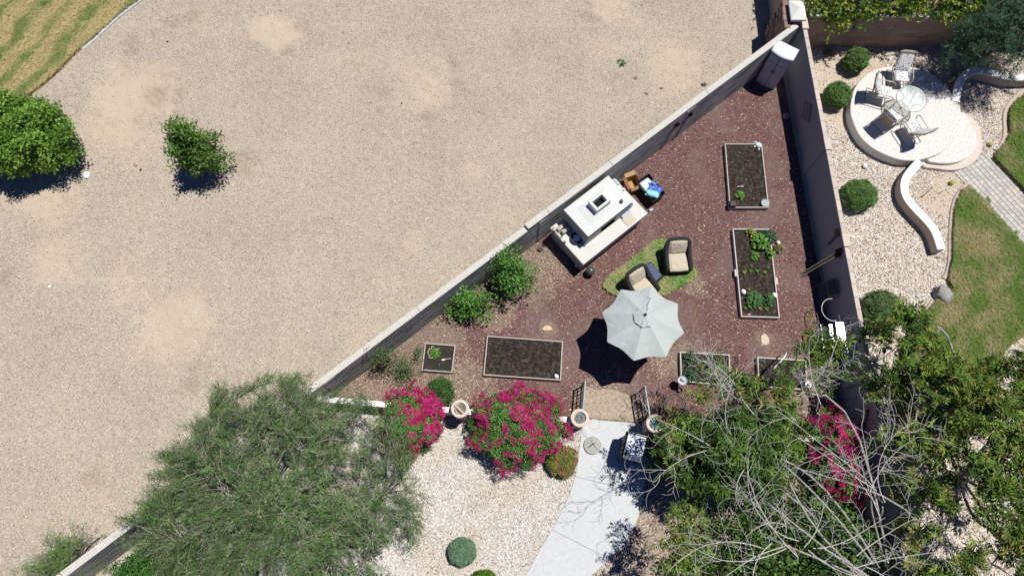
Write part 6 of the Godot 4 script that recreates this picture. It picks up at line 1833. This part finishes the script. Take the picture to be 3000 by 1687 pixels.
	shrub("lantana_shrub", "yellowish shrub with faded pink blooms at the path edge", "shrub", Vector3(1.497, 0, -1.467), Vector3(0.42, 0.32, 0.46), 900, small, Vector2(0.9, 1.4), [lin(.18, .22, .05), lin(.13, .18, .04), lin(.24, .26, .07), lin(.42, .10, .10), lin(.10, .14, .035)], 0.15)
	shrub("green_shrub", "small dark green shrub beside the left bougainvillea", "shrub", Vector3(-2.248, 0.4, -3.503) - Vector3(0, 0.4, 0), Vector3(0.36, 0.45, 0.42), 700, small, Vector2(1.0, 1.6), [lin(.05, .12, .03), lin(.07, .16, .04), lin(.035, .08, .02)], 0.25)
	# climbers on the slanting wall
	var vine := clump_mesh("ball", 9, 0.12, 0.085, 0.055, 4)
	var vt := [lin(.075, .20, .03), lin(.11, .27, .05), lin(.05, .13, .02), lin(.14, .30, .06)]
	shrub("climbing_vine", "leafy climbing vine reaching the cap of the slanting wall", "vine", Vector3(-0.064, 0, -7.118), Vector3(0.62, 0.90, 0.55), 420, vine, Vector2(0.8, 1.3), vt, 0.7, "climbers on the slanting wall", 0.75)
	shrub("climbing_vine", "lower sprawling vine left of the taller climber", "vine", Vector3(-1.352, 0, -6.273), Vector3(0.62, 0.52, 0.45), 260, vine, Vector2(0.8, 1.3), vt, 0.7, "climbers on the slanting wall", 0.75)
	var thin := clump_mesh("ball", 6, 0.12, 0.06, 0.03, 6)
	var tt := [lin(.06, .12, .04), lin(.09, .16, .06), lin(.10, .12, .05)]
	shrub("straggly_shrub", "straggly dark shrub against the slanting wall's pilaster", "shrub", Vector3(-3.933, 0, -4.505), Vector3(0.45, 0.9, 0.40), 190, thin, Vector2(0.8, 1.4), tt, 0.5, "straggly shrubs by the slanting wall", 0.8)
	shrub("straggly_shrub", "straggly thin shrub between the wall and the smallest bed", "shrub", Vector3(-3.353, 0, -4.263), Vector3(0.50, 0.4, 0.45), 150, thin, Vector2(0.8, 1.4), tt, 0.5, "straggly shrubs by the slanting wall", 0.8)
	shrub("straggly_shrub", "thin sprig left of the smallest bed's frame", "shrub", Vector3(-2.970, 0, -4.811), Vector3(0.15, 0.3, 0.25), 40, thin, Vector2(0.7, 1.2), tt, 0.5, "straggly shrubs by the slanting wall", 0.8)
	# creeper over the low end of the slanting wall
	shrub("ground_creeper", "dense bright creeper mound below the feathery tree at lower left", "creeper", Vector3(-9.6, 0, 1.75), Vector3(1.3, 1.05, 1.0), 2200, vine, Vector2(0.7, 1.1), [lin(.05, .15, .025), lin(.07, .19, .035), lin(.035, .10, .02)], 0.15)

# ---------------------------------------------------------------- trees
func trees() -> void:
	var bk := bark()
	var grey := bark("grey_bark", lin(.24, .22, .205), lin(.42, .40, .38))
	# citrus at the left edge
	var cit := clump_mesh("ball", 10, 0.14, 0.125, 0.06, 11)
	var c1 := [lin(.10, .21, .025), lin(.16, .30, .04), lin(.065, .145, .018), lin(.22, .36, .06), lin(.12, .24, .025)]
	var fruit_tree := func(label: String, at: Vector3, r: Vector3, c: Vector3, n: int, seed: int, lump: float, tints: Array) -> void:
		var t := thing("citrus_tree", label, "tree", at, 0.0, "leafy trees on the common")
		part(t, "trunk", MB.new().tube([Vector3.ZERO, Vector3(.02, c.y * .5, 0), c], [r.x * 0.07, r.x * 0.06, r.x * 0.03], 9), bk)
		for i in 7:
			var a := i * 0.9
			var e := c + Vector3(cos(a) * r.x * .65, r.y * (0.1 + 0.5 * fposmod(i * 0.37, 1.0)), sin(a) * r.z * .65)
			part(t, "limb", MB.new().tube(bowed(Vector3(0, c.y * 0.45, 0), e, 0.1, 6), taper(r.x * 0.03, 0.008, 7), 6), bk)
		ball_crown(t, "crown", c, r, n, cit, tinted("leaf", 0.6, 0.35, 0.35), Vector2(0.75, 1.25), func(_p, d): return vary(pick(tints), 0.22), lump, seed, 0.5)
	fruit_tree.call("large round glossy green tree at the picture's left edge", Vector3(-16.237, 0, -11.894), Vector3(1.45, 1.15, 1.30), Vector3(-0.05, 1.30, 0.0), 3000, 71, 0.22, c1)
	fruit_tree.call("small slender green tree alone on the common", Vector3(-10.424, 0, -11.358), Vector3(0.62, 1.15, 0.58), Vector3(0.0, 1.25, 0.0), 760, 35, 0.5, [lin(.07, .15, .02), lin(.10, .21, .03), lin(.05, .11, .015), lin(.14, .25, .05)])
	# feathery tree
	var feather := clump_mesh("feather", 9, 0.24, 0.06, 0.02, 3)
	var mq := [lin(.10, .17, .06), lin(.14, .21, .085), lin(.06, .11, .042), lin(.18, .24, .12), lin(.10, .20, .05), lin(.21, .235, .145)]
	var t := thing("feathery_tree", "wide feathery grey green desert tree at the lower left", "tree", Vector3(-6.0, 0, 0.1))
	grow(t, [Vector2(-8.47, -3.23), Vector2(-8.16, -3.46), Vector2(-7.49, -3.49), Vector2(-6.74, -3.83), Vector2(-6.13, -3.91), Vector2(-5.59, -3.54), Vector2(-5.01, -3.23), Vector2(-4.32, -3.06), Vector2(-3.74, -2.62), Vector2(-3.29, -2.35), Vector2(-2.82, -1.65), Vector2(-2.62, -0.91), Vector2(-2.55, 0.02), Vector2(-2.71, 0.72), Vector2(-2.95, 1.31), Vector2(-3.38, 2.08), Vector2(-4.45, 2.83), Vector2(-6.47, 3.02), Vector2(-8.60, 2.27), Vector2(-9.81, 1.12), Vector2(-10.32, 0.42), Vector2(-10.38, 0.02), Vector2(-10.04, -0.39), Vector2(-9.69, -0.91), Vector2(-9.75, -1.33), Vector2(-9.28, -1.86), Vector2(-9.33, -2.18), Vector2(-8.55, -2.51)], 1.5, 4.0, 2.3, 0.17, 1.1, 13, 190, 560, feather, 16, 0.075, Vector2(0.7, 1.3), func(_p, _d): return vary(pick(mq), 0.35), bark("mesquite_bark", lin(.22, .20, .165), lin(.40, .37, .32)), true, 0.010)
	t = thing("wispy_shrub", "wispy pale green broom bush at the lower left corner", "shrub", Vector3(-12.6, 0, 1.2))
	grow(t, [Vector2(-13.96, 1.60), Vector2(-13.63, 1.08), Vector2(-12.94, 0.61), Vector2(-12.20, 0.34), Vector2(-11.66, 0.87), Vector2(-11.63, 1.69), Vector2(-12.05, 2.41), Vector2(-13.57, 2.41)], 0.4, 1.9, 0.9, 0.05, 0.3, 5, 24, 90, feather, 7, 0.08, Vector2(0.6, 1.0), func(_p, _d): return vary(pick([lin(.13, .22, .06), lin(.16, .26, .08), lin(.10, .17, .05)]), 0.2), bark("mesquite_bark"), true, 0.006)
	# hedge behind the brick wall and the dark feathery tree
	var dk0 := [lin(.05, .11, .025), lin(.035, .08, .02), lin(.07, .14, .03)]
	var hl := clump_mesh("ball", 10, 0.14, 0.10, 0.05, 14)
	t = thing("hedge_tree", "dense leafy hedge with yellow green tips behind the brick wall", "hedge", Vector3(13.5, 0, -18.0))
	grow(t, [Vector2(10.08, -18.24), Vector2(10.12, -16.83), Vector2(10.49, -16.52), Vector2(11.01, -16.36), Vector2(11.11, -15.94), Vector2(11.32, -15.87), Vector2(11.62, -16.36), Vector2(12.06, -16.16), Vector2(12.37, -16.42), Vector2(13.48, -16.52), Vector2(14.82, -16.42), Vector2(15.64, -16.49), Vector2(15.78, -16.10), Vector2(16.02, -16.49), Vector2(17.03, -16.62), Vector2(18.42, -16.75), Vector2(18.75, -18.24)], 1.5, 2.6, 0.9, 0.10, 0.7, 9, 60, 1000, hl, 8, 0.16, Vector2(0.8, 1.3), func(p, _d): return vary(lin(.30, .36, .05) if rng.randf() < (0.06 if p.z < -16.6 else 0.45) else (pick(c1) if rng.randf() < 0.5 else pick(dk0)), 0.22), bk)
	t = thing("dark_feathery_tree", "dark blue green feathery tree at the upper right corner", "tree", Vector3(17.3, 0, -16.0))
	grow(t, [Vector2(14.53, -14.93), Vector2(14.89, -15.47), Vector2(15.55, -15.86), Vector2(16.22, -16.57), Vector2(17.27, -17.38), Vector2(18.36, -17.22), Vector2(18.08, -14.85), Vector2(17.39, -14.10), Vector2(16.38, -14.17), Vector2(15.62, -14.25), Vector2(15.00, -14.37), Vector2(14.55, -14.58)], 1.3, 4.2, 1.4, 0.14, 0.9, 8, 70, 300, feather, 9, 0.08, Vector2(0.8, 1.4), func(_p, _d): return vary(pick([lin(.05, .11, .06), lin(.07, .14, .08), lin(.035, .08, .045), lin(.10, .17, .09)]), 0.2), bk, true, 0.008)
	# leafy tree over the neighbour's corner
	var droop := clump_mesh("droop", 9, 0.24, 0.15, 0.042, 8)
	var yt := [lin(.10, .18, .03), lin(.15, .24, .04), lin(.06, .12, .022), lin(.22, .30, .05), lin(.23, .23, .055), lin(.11, .20, .032)]
	t = thing("leafy_tree", "open crowned tree with long yellow green leaves over the lawn corner", "tree", Vector3(13.062, 0, -0.989))
	grow(t, [Vector2(10.56, -5.18), Vector2(11.09, -5.47), Vector2(11.62, -5.23), Vector2(12.10, -4.68), Vector2(12.22, -3.77), Vector2(13.03, -4.05), Vector2(13.76, -3.96), Vector2(14.75, -4.15), Vector2(13.35, 2.12), Vector2(10.27, 2.12), Vector2(10.06, 1.32), Vector2(10.73, 0.50), Vector2(10.71, -0.43), Vector2(10.45, -1.03), Vector2(10.40, -1.83), Vector2(10.53, -2.65), Vector2(10.29, -3.48), Vector2(10.54, -4.44)], 1.7, 4.6, 2.0, 0.085, 1.0, 15, 110, 250, droop, 8, 0.12, Vector2(0.75, 1.25), func(p, _d): return vary(pick(yt), 0.22), grey, false, 0.009)
	# half bare tree at the lower right: leafy mass, bare sprays
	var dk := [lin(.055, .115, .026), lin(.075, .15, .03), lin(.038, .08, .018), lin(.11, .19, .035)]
	t = thing("half_bare_tree", "half bare tree with pale grey branches spreading over the lower right", "tree", Vector3(10.526, 0, 2.085))
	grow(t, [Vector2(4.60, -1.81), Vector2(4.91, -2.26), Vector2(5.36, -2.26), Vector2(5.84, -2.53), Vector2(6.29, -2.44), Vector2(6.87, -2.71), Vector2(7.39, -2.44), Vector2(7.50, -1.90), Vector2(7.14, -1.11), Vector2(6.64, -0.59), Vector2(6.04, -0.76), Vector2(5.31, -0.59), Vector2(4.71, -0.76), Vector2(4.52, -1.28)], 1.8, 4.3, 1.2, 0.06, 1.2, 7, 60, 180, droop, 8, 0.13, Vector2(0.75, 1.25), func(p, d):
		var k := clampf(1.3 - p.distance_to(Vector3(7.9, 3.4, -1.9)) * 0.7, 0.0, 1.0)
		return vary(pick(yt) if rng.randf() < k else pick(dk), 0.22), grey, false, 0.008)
	bare_sprays(t, grey)
	t = thing("shade_shrub", "dark green leafy bush low under the grey branches", "shrub", Vector3(8.831, 0, 1.341))
	grow(t, [Vector2(4.70, 1.28), Vector2(5.33, 0.56), Vector2(6.45, 0.00), Vector2(7.84, -0.19), Vector2(9.28, 0.00), Vector2(10.30, 0.37), Vector2(10.77, 1.10), Vector2(10.38, 2.34), Vector2(4.63, 2.34)], 0.4, 1.6, 1.0, 0.08, 0.4, 8, 50, 240, cit, 7, 0.18, Vector2(0.8, 1.3), func(_p, _d): return vary(pick(dk), 0.22), bk)
	# leaf sprays of the half bare tree that reach over the garden
	var tips := [Vector2(8.29, -4.40), Vector2(8.17, -4.54), Vector2(8.56, -4.30), Vector2(8.19, -3.98), Vector2(8.78, -3.93), Vector2(7.99, -4.21), Vector2(8.35, -3.74), Vector2(8.54, -3.51), Vector2(5.26, -3.38), Vector2(5.54, -3.51), Vector2(5.90, -3.38), Vector2(6.14, -3.10), Vector2(6.76, -3.01), Vector2(7.11, -2.92), Vector2(6.47, -3.19), Vector2(5.77, -3.01), Vector2(5.04, -2.92), Vector2(7.22, -3.10), Vector2(8.15, -3.28), Vector2(8.87, -4.21), Vector2(4.27, 0.33), Vector2(4.42, 0.65), Vector2(4.18, 0.97), Vector2(4.29, 1.21), Vector2(4.21, 0.00), Vector2(4.54, 0.16), Vector2(4.75, 0.81), Vector2(4.12, 0.65), Vector2(4.54, 1.28), Vector2(3.95, 1.28), Vector2(4.07, -1.77), Vector2(4.31, -2.03), Vector2(4.18, -1.43)]
	var where := []
	var ks := []
	for p in tips:
		for k in 9:
			where.append(Transform3D(facing(Vector3(rng.randf_range(-1, 1), 0.6, rng.randf_range(-1, 1))) * Basis.from_scale(Vector3.ONE * rng.randf_range(0.7, 1.1)), Vector3(p.x, 3.6, p.y) - t.position * 0.0 + Vector3(rng.randfn() * 0.16, rng.randfn() * 0.12, rng.randfn() * 0.16)))
			ks.append(vary(pick(yt), 0.22))
	var hb := get_node("half_bare_tree")
	for i in where.size():
		where[i].origin -= hb.position
	copies("leaf_sprays", droop, tinted("leaf", 0.6, 0.35, 0.35), where, ks, hb)

func twiggy(g: MB, a: Vector3, dir: Vector3, l: float, r: float, depth: int) -> void:
	var pts := [a]
	var d := dir
	var p := a
	var bend := Vector3(rng.randf_range(-1, 1), rng.randf_range(-0.3, 0.5), rng.randf_range(-1, 1)) * 0.17
	var n := 9
	for i in n:
		d = (d + bend + Vector3(rng.randf_range(-1, 1), rng.randf_range(-.7, .7), rng.randf_range(-1, 1)) * 0.07).normalized()
		p += d * l / n
		pts.append(p)
	g.tube(pts, taper(r, maxf(r * 0.35, 0.003), n + 1), 5 if depth > 1 else 4, false)
	if depth <= 0:
		return
	var side := d.cross(Vector3.UP).normalized()
	for i in range(2 if depth > 1 else 1, n + 1):
		if rng.randf() < 0.33:
			continue
		var s := 1.0 if (i % 2) else -1.0
		var nd := (d * 0.75 + side * s * rng.randf_range(0.45, 0.9) + Vector3(0, rng.randf_range(-0.2, 0.35), 0)).normalized()
		twiggy(g, pts[i], nd, l * rng.randf_range(0.28, 0.5), maxf(r * 0.5, 0.004), depth - 1)

func bare_sprays(t: Node3D, grey: Material) -> void:
	var bone := bark("bone_bark", lin(.40, .38, .355), lin(.60, .58, .55))
	var o := t.position
	var fork := Vector3(0, 1.2, 0)
	# [from, to, how many, fan in radians, length]
	var list := [
		[Vector3(6.755, 4.2, 0.849), Vector3(4.548, 4.4, 0.822), 6, 0.7, 2.9],
		[Vector3(9.079, 4.2, -0.230), Vector3(7.447, 4.6, -2.459), 4, 0.3, 3.4],
		[Vector3(5.972, 3.8, -1.400), Vector3(3.472, 4.2, -1.486), 4, 0.55, 2.6],
		[Vector3(8.183, 3.6, -3.008), Vector3(8.346, 4.2, -4.256), 3, 0.7, 1.2],
		[Vector3(6.201, 3.6, -2.504), Vector3(5.086, 4.2, -3.681), 3, 0.5, 2.0],
		[Vector3(7.844, 4, -2.420), Vector3(6.730, 4.5, -4.266), 2, 0.3, 2.0],
		[Vector3(8.270, 4.4, 1.211), Vector3(10.866, 4.6, 0.531), 3, 0.5, 2.6],
		[Vector3(8.962, 4.4, -0.117), Vector3(8.711, 4.8, -1.513), 3, 0.5, 1.8],
		[Vector3(6.772, 4.2, 0.867), Vector3(8.466, 4.3, 1.217), 4, 0.7, 2.0],
		[Vector3(6.690, 4, 0.549), Vector3(6.313, 4.6, -0.408), 3, 0.6, 1.5],
	]
	var ls := []
	for k in list:
		var a: Vector3 = k[0] - o
		var b: Vector3 = k[1] - o
		var first := ls.size() < 2
		ls.append(a)
		part(t, "bare_limb", MB.new().tube(bowed(fork, a, 0.05, 8) if first else bowed(a + Vector3(0.35, -1.3, 0.3), a, 0.05, 5), taper(0.032, 0.015, 9) if first else taper(0.02, 0.015, 6), 7), grey if first else bone)
		var g := MB.new()
		for i in k[2]:
			var turn: float = k[3] * (float(i) / maxf(1.0, k[2] - 1) * 2.0 - 1.0) + rng.randf_range(-0.22, 0.22)
			var dir := (b - a).normalized().rotated(Vector3.UP, turn)
			dir = (dir + Vector3(0, rng.randf_range(-0.15, 0.25), 0)).normalized()
			twiggy(g, a + (b - a).normalized() * rng.randf_range(-0.15, 0.5) + Vector3(rng.randf_range(-.25, .25), rng.randf_range(-.2, .1), rng.randf_range(-.25, .25)), dir, k[4] * rng.randf_range(0.6, 1.1), 0.014, 2)
		var q := part(t, "bare_branches", g, bone)
		q.set_meta("kind", "stuff")
